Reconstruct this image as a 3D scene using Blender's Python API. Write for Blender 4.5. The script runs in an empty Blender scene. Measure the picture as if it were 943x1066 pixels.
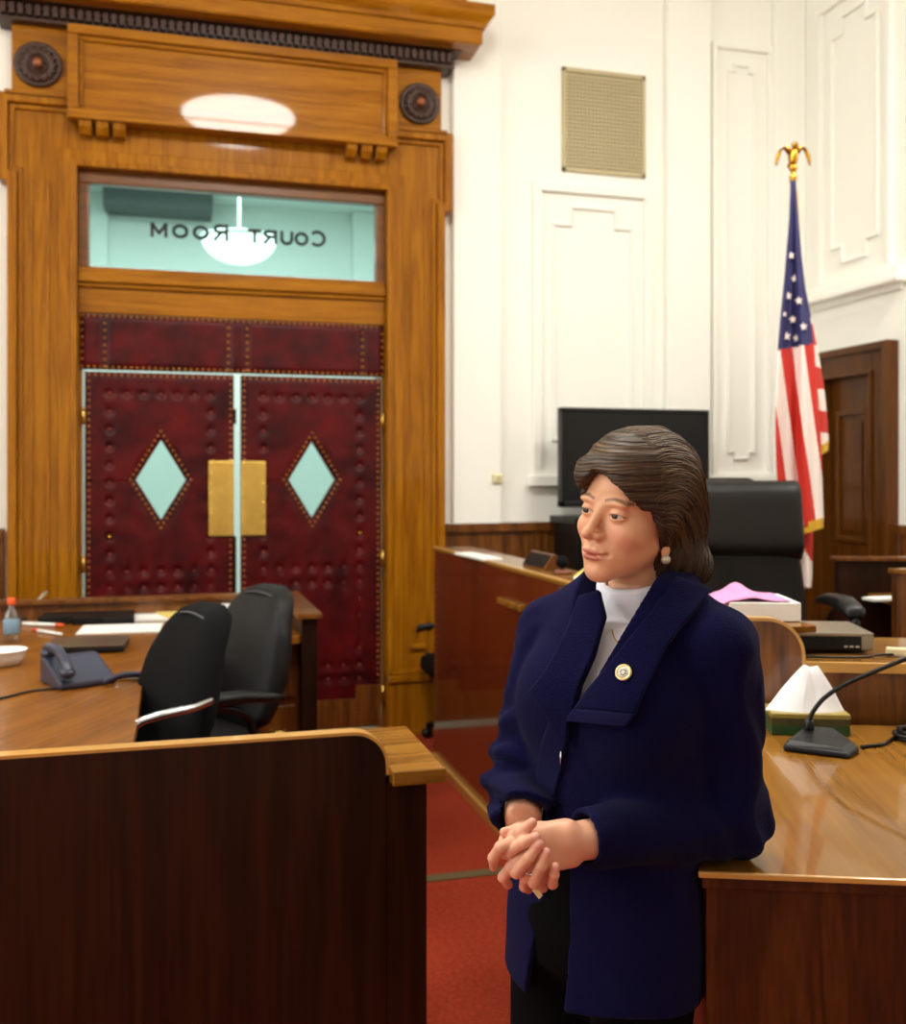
import bpy, bmesh, math, random
import numpy as np
from mathutils import Vector, Matrix
random.seed(7)
PI = math.pi
scene = bpy.context.scene
COL = scene.collection

# ------------------------------------------------------------------ camera
YAW = math.radians(15.5)
CY, SY = math.cos(YAW), math.sin(YAW)
FPX, CXP, HYP, CAMH = 1050.0, 471.5, 498.0, 1.6
cam_d = bpy.data.cameras.new('camera')
cam_d.sensor_fit = 'AUTO'
cam_d.sensor_width = 36.0
cam_d.lens = 36.0 * FPX / 1066.0
cam_d.shift_y = -35.0 / 1066.0
cam_d.clip_start = 0.05
cam_d.dof.use_dof = True
cam_d.dof.focus_distance = 1.66
cam_d.dof.aperture_fstop = 4.5
cam = bpy.data.objects.new('camera', cam_d)
COL.objects.link(cam)
cam.location = (0, 0, CAMH)
cam.rotation_euler = (PI / 2, 0, -YAW)
scene.camera = cam


def c2r(X, Y, Z=0.0):
    """viewer-aligned floor coordinates -> room coordinates"""
    return (X * CY + Y * SY, -X * SY + Y * CY, Z)


def vp(px, py, Y):
    """point at depth Y in viewer-aligned coordinates"""
    return np.array([(px - CXP) * Y / FPX, Y, CAMH - (py - HYP) * Y / FPX])


def atr(px, py, Y):
    p = vp(px, py, Y)
    return Vector(c2r(p[0], p[1], p[2]))


# ------------------------------------------------------------------ materials
def srgb(r, g, b):
    def f(c):
        c /= 255.0
        return c / 12.92 if c <= 0.04045 else ((c + 0.055) / 1.055) ** 2.4
    return (f(r), f(g), f(b), 1.0)


def new_mat(name):
    m = bpy.data.materials.new(name)
    m.use_nodes = True
    nt = m.node_tree
    return m, nt, nt.nodes['Principled BSDF']


def setp(b, **kw):
    for k, v in kw.items():
        b.inputs[k.replace('_', ' ')].default_value = v


def plain(name, col, rough=0.5, metal=0.0, coat=0.0, noise=0.0, nscale=30.0, bump=0.0, bscale=200.0, spec=0.5, sheen=0.0):
    m, nt, b = new_mat(name)
    setp(b, Base_Color=col, Roughness=rough, Metallic=metal)
    b.inputs['Coat Weight'].default_value = coat
    b.inputs['Specular IOR Level'].default_value = spec
    if sheen:
        b.inputs['Sheen Weight'].default_value = sheen
    tc = nt.nodes.new('ShaderNodeTexCoord')
    if noise:
        n = nt.nodes.new('ShaderNodeTexNoise')
        n.inputs['Scale'].default_value = nscale
        n.inputs['Detail'].default_value = 5
        nt.links.new(tc.outputs['Object'], n.inputs['Vector'])
        mx = nt.nodes.new('ShaderNodeMix')
        mx.data_type = 'RGBA'
        mx.inputs[6].default_value = tuple(c * (1 - noise) for c in col[:3]) + (1,)
        mx.inputs[7].default_value = tuple(min(1, c * (1 + noise)) for c in col[:3]) + (1,)
        nt.links.new(n.outputs['Fac'], mx.inputs[0])
        nt.links.new(mx.outputs[2], b.inputs['Base Color'])
    if bump:
        n2 = nt.nodes.new('ShaderNodeTexNoise')
        n2.inputs['Scale'].default_value = bscale
        n2.inputs['Detail'].default_value = 3
        nt.links.new(tc.outputs['Object'], n2.inputs['Vector'])
        bp = nt.nodes.new('ShaderNodeBump')
        bp.inputs['Strength'].default_value = bump
        bp.inputs['Distance'].default_value = 0.003
        nt.links.new(n2.outputs['Fac'], bp.inputs['Height'])
        nt.links.new(bp.outputs['Normal'], b.inputs['Normal'])
    return m


def wood(name, dark, mid, light, axis='Z', freq=9.0, stretch=14.0, rough=0.35, coat=0.3, contrast=1.0, rot=0.0, spec=0.5):
    """veneer with grain running along an axis"""
    m, nt, b = new_mat(name)
    tc = nt.nodes.new('ShaderNodeTexCoord')
    mp = nt.nodes.new('ShaderNodeMapping')
    nt.links.new(tc.outputs['Object'], mp.inputs['Vector'])
    s = [1.0, 1.0, 1.0]
    s['XYZ'.index(axis)] = 1.0 / stretch
    rt = nt.nodes.new('ShaderNodeVectorRotate')
    rt.rotation_type = 'Z_AXIS'
    rt.inputs['Angle'].default_value = rot
    nt.links.new(tc.outputs['Object'], rt.inputs['Vector'])
    nt.links.new(rt.outputs['Vector'], mp.inputs['Vector'])
    mp.inputs['Scale'].default_value = s
    n1 = nt.nodes.new('ShaderNodeTexNoise')
    n1.inputs['Scale'].default_value = freq
    n1.inputs['Detail'].default_value = 4
    n1.inputs['Distortion'].default_value = 1.2
    nt.links.new(mp.outputs['Vector'], n1.inputs['Vector'])
    # growth rings: bands of the slow noise
    mul = nt.nodes.new('ShaderNodeMath'); mul.operation = 'MULTIPLY'; mul.inputs[1].default_value = 26.0
    nt.links.new(n1.outputs['Fac'], mul.inputs[0])
    sn = nt.nodes.new('ShaderNodeMath'); sn.operation = 'SINE'
    nt.links.new(mul.outputs[0], sn.inputs[0])
    n2 = nt.nodes.new('ShaderNodeTexNoise')
    n2.inputs['Scale'].default_value = freq * 11
    n2.inputs['Detail'].default_value = 3
    nt.links.new(mp.outputs['Vector'], n2.inputs['Vector'])
    a1 = nt.nodes.new('ShaderNodeMath'); a1.operation = 'MULTIPLY_ADD'
    a1.inputs[1].default_value = 0.16 * contrast; a1.inputs[2].default_value = 0.0
    nt.links.new(sn.outputs[0], a1.inputs[0])
    a2 = nt.nodes.new('ShaderNodeMath'); a2.operation = 'MULTIPLY_ADD'
    a2.inputs[1].default_value = 0.9 * contrast
    nt.links.new(n2.outputs['Fac'], a2.inputs[0])
    nt.links.new(a1.outputs[0], a2.inputs[2])
    a3 = nt.nodes.new('ShaderNodeMath'); a3.operation = 'ADD'; a3.inputs[1].default_value = 0.5 - 0.45 * contrast
    nt.links.new(a2.outputs[0], a3.inputs[0])
    r = nt.nodes.new('ShaderNodeValToRGB')
    e = r.color_ramp.elements
    e[0].position, e[0].color = 0.2, dark
    e[1].position, e[1].color = 0.85, light
    k = e.new(0.5); k.color = mid
    nt.links.new(a3.outputs[0], r.inputs['Fac'])
    nt.links.new(r.outputs['Color'], b.inputs['Base Color'])
    setp(b, Roughness=rough)
    b.inputs['Specular IOR Level'].default_value = spec
    b.inputs['Coat Weight'].default_value = coat
    b.inputs['Coat Roughness'].default_value = 0.04
    return m


def emis(name, col, strength):
    m, nt, b = new_mat(name)
    setp(b, Base_Color=col)
    b.inputs['Emission Color'].default_value = col
    b.inputs['Emission Strength'].default_value = strength
    return m


def attr_mat(name, attr, rough=0.5, sss=0.0, bump=0.0, bscale=600.0, spec=0.5, coat=0.0):
    m, nt, b = new_mat(name)
    a = nt.nodes.new('ShaderNodeVertexColor'); a.layer_name = attr
    nt.links.new(a.outputs['Color'], b.inputs['Base Color'])
    setp(b, Roughness=rough)
    b.inputs['Specular IOR Level'].default_value = spec
    b.inputs['Coat Weight'].default_value = coat
    if sss:
        b.inputs['Subsurface Weight'].default_value = sss
        b.inputs['Subsurface Radius'].default_value = (1.0, 0.35, 0.2)
        b.inputs['Subsurface Scale'].default_value = 0.006
    if bump:
        tc = nt.nodes.new('ShaderNodeTexCoord')
        n2 = nt.nodes.new('ShaderNodeTexNoise'); n2.inputs['Scale'].default_value = bscale
        nt.links.new(tc.outputs['Object'], n2.inputs['Vector'])
        bp = nt.nodes.new('ShaderNodeBump'); bp.inputs['Strength'].default_value = bump; bp.inputs['Distance'].default_value = 0.001
        nt.links.new(n2.outputs['Fac'], bp.inputs['Height'])
        nt.links.new(bp.outputs['Normal'], b.inputs['Normal'])
    return m


def glass_mat(name, tint, mixf=0.12, rough=0.02):
    """clear tinted pane: transmits straight through, reflects a little"""
    m, nt, b = new_mat(name)
    out = nt.nodes['Material Output']
    t = nt.nodes.new('ShaderNodeBsdfTransparent'); t.inputs['Color'].default_value = tint
    g = nt.nodes.new('ShaderNodeBsdfGlossy'); g.inputs['Roughness'].default_value = rough
    mx = nt.nodes.new('ShaderNodeMixShader'); mx.inputs[0].default_value = mixf
    nt.links.new(t.outputs[0], mx.inputs[1]); nt.links.new(g.outputs[0], mx.inputs[2])
    nt.links.new(mx.outputs[0], out.inputs['Surface'])
    return m


def leather(name, dark, light, rough=0.35, scale=7.0):
    m, nt, b = new_mat(name)
    tc = nt.nodes.new('ShaderNodeTexCoord')
    n = nt.nodes.new('ShaderNodeTexNoise'); n.inputs['Scale'].default_value = scale; n.inputs['Detail'].default_value = 6
    n.inputs['Roughness'].default_value = 0.65
    nt.links.new(tc.outputs['Object'], n.inputs['Vector'])
    r = nt.nodes.new('ShaderNodeValToRGB')
    r.color_ramp.elements[0].position, r.color_ramp.elements[0].color = 0.36, dark
    r.color_ramp.elements[1].position, r.color_ramp.elements[1].color = 0.68, light
    nt.links.new(n.outputs['Fac'], r.inputs['Fac'])
    nt.links.new(r.outputs['Color'], b.inputs['Base Color'])
    v = nt.nodes.new('ShaderNodeTexVoronoi'); v.inputs['Scale'].default_value = 240
    nt.links.new(tc.outputs['Object'], v.inputs['Vector'])
    bp = nt.nodes.new('ShaderNodeBump'); bp.inputs['Strength'].default_value = 0.25; bp.inputs['Distance'].default_value = 0.001
    nt.links.new(v.outputs['Distance'], bp.inputs['Height'])
    nt.links.new(bp.outputs['Normal'], b.inputs['Normal'])
    setp(b, Roughness=rough)
    b.inputs['Specular IOR Level'].default_value = 0.22
    return m


OAK = dict(dark=srgb(106, 58, 5), mid=srgb(154, 95, 12), light=srgb(182, 123, 20))
M = {}
M['oak_v'] = wood('honey_oak_upright', axis='Z', freq=7, stretch=16, contrast=0.55, rough=0.35, coat=0.4, spec=0.08, **OAK)
M['oak_h'] = wood('honey_oak_level', axis='X', freq=7, stretch=16, contrast=0.55, rough=0.35, coat=0.5, spec=0.08, **OAK)
M['carved'] = plain('dark_carved_oak', srgb(58, 30, 12), 0.45, noise=0.4)
WAL = dict(dark=srgb(12, 4, 1), mid=srgb(36, 15, 4), light=srgb(60, 29, 9))
M['walnut_v'] = wood('dark_walnut_upright', axis='Z', freq=6, stretch=18, rough=0.4, coat=0.0, spec=0.25, contrast=0.6, **WAL)
RED = dict(dark=srgb(72, 24, 4), mid=srgb(108, 46, 12), light=srgb(128, 62, 18))
M['bench_v'] = wood('red_walnut_upright', axis='Z', freq=8, stretch=25, rough=0.18, coat=1.0, contrast=0.6, **RED)
TOP = dict(dark=srgb(84, 50, 12), mid=srgb(130, 86, 28), light=srgb(156, 110, 44))
M['top_h'] = wood('desk_veneer_level', axis='X', freq=7, stretch=14, rough=0.25, coat=0.4, spec=0.2, contrast=0.75, **TOP)
M['top_d'] = wood('desk_veneer_lengthwise', axis='Y', freq=5, stretch=22, rough=0.22, coat=0.42, spec=0.1, contrast=0.5, rot=0.0, **TOP)
M['edge'] = plain('light_wood_edge', srgb(196, 146, 72), 0.3, coat=0.5, noise=0.15)
M['trimwood'] = wood('mid_walnut_level', axis='X', freq=8, stretch=18, rough=0.3, coat=0.4, contrast=0.6, **RED)
M['door_brown'] = wood('brown_door_upright', dark=srgb(52, 26, 5), mid=srgb(88, 50, 12), light=srgb(108, 60, 16), axis='Z', freq=6, stretch=16, rough=0.3, spec=.15, coat=0.2, contrast=0.55)
M['panel_mid'] = wood('mid_walnut_upright', dark=srgb(58, 28, 6), mid=srgb(104, 58, 16), light=srgb(132, 82, 28), axis='Z', freq=7, stretch=12, rough=0.3, coat=0.3, contrast=0.8)
M['white_wall'] = plain('cream_plaster', srgb(250, 249, 240), 0.6, noise=0.015, nscale=3)
M['ceiling'] = plain('white_ceiling', srgb(240, 238, 228), 0.8)
M['hall_wall'] = plain('pale_corridor_plaster', srgb(222, 234, 230), 0.7, noise=0.02)
M['hall_dark'] = plain('grey_duct', srgb(70, 84, 84), 0.6)
M['leather'] = leather('oxblood_leather', srgb(44, 2, 6), srgb(92, 8, 10), 0.42, 4.5)
M['brass'] = plain('polished_brass', srgb(240, 200, 104), 0.34, metal=1.0, noise=0.2, nscale=14)
M['stud'] = plain('antique_brass_stud', srgb(176, 120, 60), 0.3, metal=1.0)
M['pane'] = glass_mat('teal_window_glass', (0.84, 0.95, 0.94, 1), 0.012)
M['black'] = plain('black_plastic', srgb(12, 12, 13), 0.4, noise=0.2, spec=0.3)
M['black_fab'] = plain('black_upholstery', srgb(8, 8, 9), 0.85, noise=0.25, nscale=300, bump=0.5, bscale=900, spec=.15)
M['black_leath'] = leather('black_leather', srgb(14, 12, 10), srgb(27, 22, 18), 0.48, 5.0)
M['grey_leath'] = leather('charcoal_leather', srgb(12, 11, 11), srgb(24, 22, 22), 0.5, 5.0)
M['piping'] = plain('grey_piping', srgb(70, 68, 70), 0.6)
M['screen'] = plain('dark_screen', srgb(5, 5, 6), 0.15, spec=0.25)
M['chrome'] = plain('brushed_chrome', srgb(205, 205, 208), 0.25, metal=1.0)
M['silver'] = plain('silver_plastic', srgb(150, 140, 122), 0.3, metal=0.5)
M['paper'] = plain('white_paper', srgb(240, 238, 232), 0.8, noise=0.02)
M['pink'] = plain('pink_paper', srgb(214, 140, 186), 0.8, noise=0.04)
M['yellow'] = plain('yellow_paper', srgb(222, 196, 110), 0.8)
M['gold'] = plain('gold_metal', srgb(206, 156, 58), 0.25, metal=1.0)
M['phone'] = plain('slate_plastic', srgb(46, 46, 66), 0.35, noise=0.1)
M['phone_key'] = plain('pale_key', srgb(170, 172, 180), 0.5)
M['orange'] = plain('orange_cap', srgb(222, 84, 20), 0.4)
M['blue_lab'] = plain('blue_label', srgb(120, 150, 170), 0.5)
M['clear'] = glass_mat('clear_plastic', (0.82, 0.86, 0.86, 1), 0.15)
M['green_box'] = plain('green_carton', srgb(30, 70, 30), 0.5, noise=0.5, nscale=60)
M['gold_box'] = plain('gold_carton', srgb(150, 130, 60), 0.45, noise=0.3, nscale=60)
M['tissue'] = plain('white_tissue', srgb(246, 246, 250), 0.9)
M['fl_red'] = plain('flag_red', srgb(196, 38, 22), 0.7, bump=0.2, bscale=500)
M['fl_white'] = plain('flag_white', srgb(240, 224, 216), 0.7, bump=0.2, bscale=500)
M['fl_blue'] = plain('flag_blue', srgb(42, 40, 92), 0.7, bump=0.2, bscale=500)
M['fringe'] = plain('gold_fringe', srgb(214, 168, 40), 0.6, noise=0.3, nscale=200)
M['grille'] = plain('beige_grille', srgb(186, 172, 132), 0.5, metal=0.1)
M['grille_bk'] = plain('grille_dark', srgb(84, 72, 44), 0.8)
M['navy'] = plain('navy_wool', srgb(15, 14, 52), 1.0, noise=0.35, nscale=420, bump=0.9, bscale=420, spec=0.05, sheen=0.03)
M['navy_rib'] = plain('navy_ribbing', srgb(17, 16, 56), 0.95, noise=0.3, nscale=500, bump=0.6, bscale=600, spec=0.15)
M['knit'] = plain('white_knit', srgb(232, 232, 242), 0.85, bump=0.35, bscale=500)
M['trouser'] = plain('black_trousers', srgb(4, 4, 5), 0.95, spec=0.1)
M['shoe'] = plain('black_shoe', srgb(14, 13, 12), 0.35)
M['pearl'] = plain('grey_pearl', srgb(200, 194, 178), 0.2, metal=0.35)
M['pin_blue'] = plain('pin_enamel', srgb(80, 84, 110), 0.35)
M['ring'] = plain('silver_ring', srgb(230, 230, 235), 0.12, metal=1.0)
M['eye_w'] = plain('eye_white', srgb(214, 206, 196), 0.25)
M['iris'] = plain('eye_iris', srgb(64, 56, 44), 0.15)
M['skin'] = attr_mat('skin', 'Col', rough=0.45, sss=0.12, spec=0.4)
M['hair'] = attr_mat('brown_hair', 'Col', rough=0.5, spec=0.35)


def carpet_mat():
    m, nt, b = new_mat('red_carpet')
    tc = nt.nodes.new('ShaderNodeTexCoord')
    n = nt.nodes.new('ShaderNodeTexNoise'); n.inputs['Scale'].default_value = 60; n.inputs['Detail'].default_value = 8
    n.inputs['Roughness'].default_value = 0.8
    nt.links.new(tc.outputs['Object'], n.inputs['Vector'])
    r = nt.nodes.new('ShaderNodeValToRGB')
    r.color_ramp.elements[0].position, r.color_ramp.elements[0].color = 0.3, srgb(124, 38, 22)
    r.color_ramp.elements[1].position, r.color_ramp.elements[1].color = 0.7, srgb(178, 70, 44)
    nt.links.new(n.outputs['Fac'], r.inputs['Fac'])
    nt.links.new(r.outputs['Color'], b.inputs['Base Color'])
    n2 = nt.nodes.new('ShaderNodeTexNoise'); n2.inputs['Scale'].default_value = 400
    nt.links.new(tc.outputs['Object'], n2.inputs['Vector'])
    bp = nt.nodes.new('ShaderNodeBump'); bp.inputs['Strength'].default_value = 0.6; bp.inputs['Distance'].default_value = 0.004
    nt.links.new(n2.outputs['Fac'], bp.inputs['Height']); nt.links.new(bp.outputs['Normal'], b.inputs['Normal'])
    setp(b, Roughness=0.95); b.inputs['Specular IOR Level'].default_value = 0.1
    return m


M['carpet'] = carpet_mat()
M['strip'] = plain('carpet_strip', srgb(104, 92, 62), 0.5)
M['hall_floor'] = plain('corridor_floor', srgb(150, 150, 140), 0.4, noise=0.2)


# ------------------------------------------------------------------ mesh builder
class MB:
    def __init__(self):
        self.bm = bmesh.new()

    def _face(self, vs, mi=0, smooth=False):
        try:
            f = self.bm.faces.new(vs)
            f.material_index = mi
            f.smooth = smooth
            return f
        except ValueError:
            return None

    def box(self, a, b, mi=0, T=None):
        lo = [min(a[i], b[i]) for i in range(3)]; hi = [max(a[i], b[i]) for i in range(3)]
        P = [Vector((x, y, z)) for z in (lo[2], hi[2]) for y in (lo[1], hi[1]) for x in (lo[0], hi[0])]
        if T is not None:
            P = [T @ p for p in P]
        v = [self.bm.verts.new(p) for p in P]
        for q in ((0, 2, 3, 1), (4, 5, 7, 6), (0, 1, 5, 4), (2, 6, 7, 3), (0, 4, 6, 2), (1, 3, 7, 5)):
            self._face([v[i] for i in q], mi)
        return self

    def prism(self, poly, fn, d0, d1, mi=0, smooth=False):
        """extrude a 2-d polygon; fn(a, b, d) gives the 3-d point"""
        A = [self.bm.verts.new(fn(p[0], p[1], d0)) for p in poly]
        B = [self.bm.verts.new(fn(p[0], p[1], d1)) for p in poly]
        n = len(poly)
        self._face(A[::-1], mi); self._face(B, mi)
        for i in range(n):
            self._face([A[i], A[(i + 1) % n], B[(i + 1) % n], B[i]], mi, smooth)
        return self

    def rings(self, R, close=True, cap=True, mi=0, smooth=True):
        V = [[self.bm.verts.new(p) for p in r] for r in R]
        n = len(R[0])
        for i in range(len(V) - 1):
            for j in range(n if close else n - 1):
                k = (j + 1) % n
                self._face([V[i][j], V[i][k], V[i + 1][k], V[i + 1][j]], mi, smooth)
        if cap:
            self._face(V[0][::-1], mi); self._face(V[-1], mi)
        return self

    def tube(self, pts, r, n=10, mi=0, cap=True):
        pts = [Vector(p) for p in pts]
        R = []
        up = Vector((0, 0, 1))
        side = None
        for i, p in enumerate(pts):
            d = (pts[min(i + 1, len(pts) - 1)] - pts[max(i - 1, 0)])
            if d.length < 1e-9:
                d = Vector((0, 0, 1))
            d.normalize()
            if side is None:
                side = d.cross(up)
                if side.length < 0.05:
                    side = d.cross(Vector((1, 0, 0)))
            side = side - d * side.dot(d)
            side.normalize()
            w = d.cross(side)
            rr = r[i] if isinstance(r, (list, tuple)) else r
            R.append([p + side * (rr * math.cos(2 * PI * k / n)) + w * (rr * math.sin(2 * PI * k / n)) for k in range(n)])
        return self.rings(R, True, cap, mi)

    def lathe(self, prof, c, n=32, mi=0, axis='Z', smooth=True):
        c = Vector(c)
        R = []
        for rr, h in prof:
            ring = []
            for k in range(n):
                a = 2 * PI * k / n
                x, y = rr * math.cos(a), rr * math.sin(a)
                if axis == 'Z':
                    q = Vector((x, y, h))
                elif axis == 'Y':
                    q = Vector((x, h, y))
                else:
                    q = Vector((h, x, y))
                ring.append(c + q)
            R.append(ring)
        return self.rings(R, True, True, mi, smooth)

    def ball(self, c, r, nu=14, nv=9, mi=0, T=None):
        r = r if isinstance(r, (tuple, list)) else (r, r, r)
        R = []
        for i in range(nv + 1):
            t = PI * (i + 0.02 * (i == 0) - 0.02 * (i == nv)) / nv
            ring = []
            for k in range(nu):
                a = 2 * PI * k / nu
                p = Vector((r[0] * math.sin(t) * math.cos(a), r[1] * math.sin(t) * math.sin(a), r[2] * math.cos(t)))
                ring.append((T @ p if T else p) + Vector(c))
            R.append(ring)
        return self.rings(R, True, True, mi)

    def build(self, name, mats, parent=None, bevel=0.0, seg=2, smooth=False, loc=None):
        bmesh.ops.recalc_face_normals(self.bm, faces=self.bm.faces)
        me = bpy.data.meshes.new(name)
        self.bm.to_mesh(me)
        self.bm.free()
        return obj(name, me, mats, parent, bevel, seg, smooth, loc)


def obj(name, me, mats, parent=None, bevel=0.0, seg=2, smooth=False, loc=None):
    for m in (mats if isinstance(mats, (list, tuple)) else [mats]):
        me.materials.append(m)
    if smooth:
        me.polygons.foreach_set('use_smooth', [True] * len(me.polygons))
    o = bpy.data.objects.new(name, me)
    COL.objects.link(o)
    if parent is not None:
        o.parent = parent
    if loc is not None:
        o.location = loc
    if bevel:
        md = o.modifiers.new('bevel', 'BEVEL')
        md.width = bevel; md.segments = seg; md.limit_method = 'ANGLE'; md.angle_limit = math.radians(40)
        md.harden_normals = False
    return o


def tag(o, label, cat, group=None):
    o['label'] = label
    o['category'] = cat
    if group:
        o['group'] = group
    return o


def struct(o):
    o['kind'] = 'structure'
    return o


def thing(name, label, cat, loc=(0, 0, 0), rotz=0.0, group=None):
    o = bpy.data.objects.new(name, None)
    o.empty_display_size = 0.1
    COL.objects.link(o)
    o.location = loc
    o.rotation_euler = (0, 0, rotz)
    return tag(o, label, cat, group)


def spline(pts, n=8):
    """Catmull-Rom through points"""
    P = [Vector(p) for p in pts]
    out = []
    for i in range(len(P) - 1):
        p0 = P[max(i - 1, 0)]; p1 = P[i]; p2 = P[i + 1]; p3 = P[min(i + 2, len(P) - 1)]
        for k in range(n):
            t = k / n
            out.append(0.5 * ((2 * p1) + (-p0 + p2) * t + (2 * p0 - 5 * p1 + 4 * p2 - p3) * t * t + (-p0 + 3 * p1 - 3 * p2 + p3) * t ** 3))
    out.append(P[-1])
    return out


def rrect(w, h, r, n=6):
    """rounded rectangle outline centred on the origin"""
    out = []
    for cx, cy, a0 in ((w / 2 - r, h / 2 - r, 0), (-w / 2 + r, h / 2 - r, PI / 2), (-w / 2 + r, -h / 2 + r, PI), (w / 2 - r, -h / 2 + r, 1.5 * PI)):
        for k in range(n + 1):
            a = a0 + PI / 2 * k / n
            out.append((cx + r * math.cos(a), cy + r * math.sin(a)))
    return out

# ================================================================== SETTING
VW = 6.25            # plane of the entrance wall
DC = 0.375           # centre line of the entrance
HO = 0.906           # half width of its opening
UR = 4.31            # right wall
UL = -4.6
VF = -4.2
ZC = 6.4


def sbox(name, a, b, mat, label, cat, bevel=0.0):
    o = MB().box(a, b).build(name, mat, None, bevel)
    struct(o)
    return tag(o, label, cat)


sbox('floor', (UL - .2, VF - .2, -.1), (UR + .2, VW, 0), M['carpet'], 'red carpeted courtroom floor', 'floor')
o = MB().box((DC - HO, VW - .02, -.1), (DC + HO, VW + .25, 0.003)).build('trim_1', M['strip'])
struct(o); tag(o, 'threshold strip under the padded double doors', 'threshold')
sbox('ceiling', (UL - .2, VF - .2, ZC), (UR + .2, VW + .2, ZC + .1), M['ceiling'], 'white courtroom ceiling high overhead', 'ceiling')
b = MB()
b.box((UL, VW, 0), (DC - HO, VW + .2, ZC)).box((DC + HO, VW, 0), (UR + .2, VW + .2, ZC)).box((DC - HO, VW, 3.39), (DC + HO, VW + .2, ZC))
wall_back = struct(tag(b.build('wall_back', M['white_wall']), 'white plaster wall with the padded entrance doors', 'wall'))
b = MB()
b.box((UR, VF, 0), (UR + .2, 5.30, ZC)).box((UR, 6.05, 0), (UR + .2, VW, ZC)).box((UR, 5.30, 2.40), (UR + .2, 6.05, ZC))
struct(tag(b.build('wall_right', M['white_wall']), 'white plaster wall with the brown side door', 'wall'))
# left wall with three tall windows, rear wall
WIN = [(-2.9, -1.3), (0.2, 1.8), (3.3, 4.9)]
b = MB()
edges = [VF] + [x for w in WIN for x in w] + [VW]
for i in range(0, len(edges), 2):
    b.box((UL - .2, edges[i], 0), (UL, edges[i + 1], ZC))
for w in WIN:
    b.box((UL - .2, w[0], 0), (UL, w[1], 1.4)).box((UL - .2, w[0], 4.9), (UL, w[1], ZC))
struct(tag(b.build('wall_left', M['white_wall']), 'white plaster wall with three tall windows', 'wall'))
sbox('wall_front', (UL, VF - .2, 0), (UR, VF, ZC), M['white_wall'], 'white plaster wall facing the entrance', 'wall')
for i, w in enumerate(WIN):
    b = MB()
    m = (w[0] + w[1]) / 2
    for v0, v1, z0, z1 in ((w[0], w[0] + .07, 1.4, 4.9), (w[1] - .07, w[1], 1.4, 4.9), (w[0], w[1], 1.4, 1.48), (w[0], w[1], 4.82, 4.9), (w[0], w[1], 3.1, 3.18), (m - .025, m + .025, 1.4, 4.9)):
        b.box((UL - .14, v0, z0), (UL - .06, v1, z1))
    fr = b.build('window_%d' % (i + 2), M['oak_v'], None, .004)
    struct(tag(fr, 'tall wooden window in the left wall, %s' % ('rear', 'middle', 'nearest the entrance wall')[i], 'window'))
    MB().box((UL - .105, w[0] + .03, 1.43), (UL - .098, w[1] - .03, 4.87)).build('window_pane', M['clear'], fr)

# plaster relief on the entrance wall: pilasters and framed panels
b = MB()
for u0, u1, dv in ((1.72, 2.048, .05), (3.22, 3.549, .07), (4.06, 4.31, .05)):
    b.box((u0, VW - dv, 1.3), (u1, VW, ZC))
struct(tag(b.build('trim_2', M['white_wall'], None, .012), 'flat white plaster pilasters on the entrance wall', 'pilaster'))


def relief_frame(name, fn, a0, a1, z0, z1, label, notch=0.0, w=.05, sill=0.0):
    """moulded rectangular plaster frame; fn(a, z, d) -> point, d = height off the wall"""
    b = MB()

    def bar(p, q, ww, d):
        (x0, y0), (x1, y1) = p, q
        vert = abs(x1 - x0) < 1e-6
        ex, ey = (ww / 2, -ww / 2) if vert else (ww / 2, ww / 2)
        lo = (min(x0, x1) - ex, min(y0, y1) - ey); hi = (max(x0, x1) + ex, max(y0, y1) + ey)
        b.prism([lo, (hi[0], lo[1]), hi, (lo[0], hi[1])], fn, 0, d)
    def loop(p0, p1, q0, q1, n, ww, d):
        if n:
            pts = [(p0 + n, q0), (p1 - n, q0), (p1 - n, q0 + n), (p1, q0 + n), (p1, q1 - n), (p1 - n, q1 - n), (p1 - n, q1), (p0 + n, q1), (p0 + n, q1 - n), (p0, q1 - n), (p0, q0 + n), (p0 + n, q0 + n)]
        else:
            pts = [(p0, q0), (p1, q0), (p1, q1), (p0, q1)]
        for i in range(len(pts)):
            bar(pts[i], pts[(i + 1) % len(pts)], ww, d)
    loop(a0, a1, z0, z1, 0, w, .035)
    loop(a0 + .12, a1 - .12, z0 + .12, z1 - .12, notch, .022, .022)
    if sill:
        b.prism([(a0 - .06, z0 - .07), (a1 + .06, z0 - .07), (a1 + .06, z0), (a0 - .06, z0)], fn, 0, sill)
    o = b.build(name, M['white_wall'], None, .006)
    struct(tag(o, label, 'moulding'))


fb = lambda a, z, d: Vector((a, VW - d, z))
fr_ = lambda a, z, d: Vector((UR - d, a, z))
relief_frame('trim_3', fb, 2.30, 3.10, 1.62, 3.52, 'white framed wall panel beneath the vent grille', .12, .06, .07)
relief_frame('trim_4', fb, 3.60, 4.04, 1.62, 4.6, 'tall white framed wall panel beside the flag', .045, .04, .05)
relief_frame('trim_5', fr_, 5.32, 6.02, 2.92, 4.8, 'white framed wall panel above the brown side door', .11, .04)
b = MB()
b.box((UR - .03, 5.2, 2.76), (UR, 6.12, 2.88)).box((UR - .10, 5.16, 2.80), (UR, 6.16, 2.84)).box((UR - .07, 5.18, 2.84), (UR, 6.14, 2.90))
struct(tag(b.build('trim_6', M['white_wall'], None, .008), 'white plaster ledge moulding over the brown side door', 'moulding'))

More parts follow.
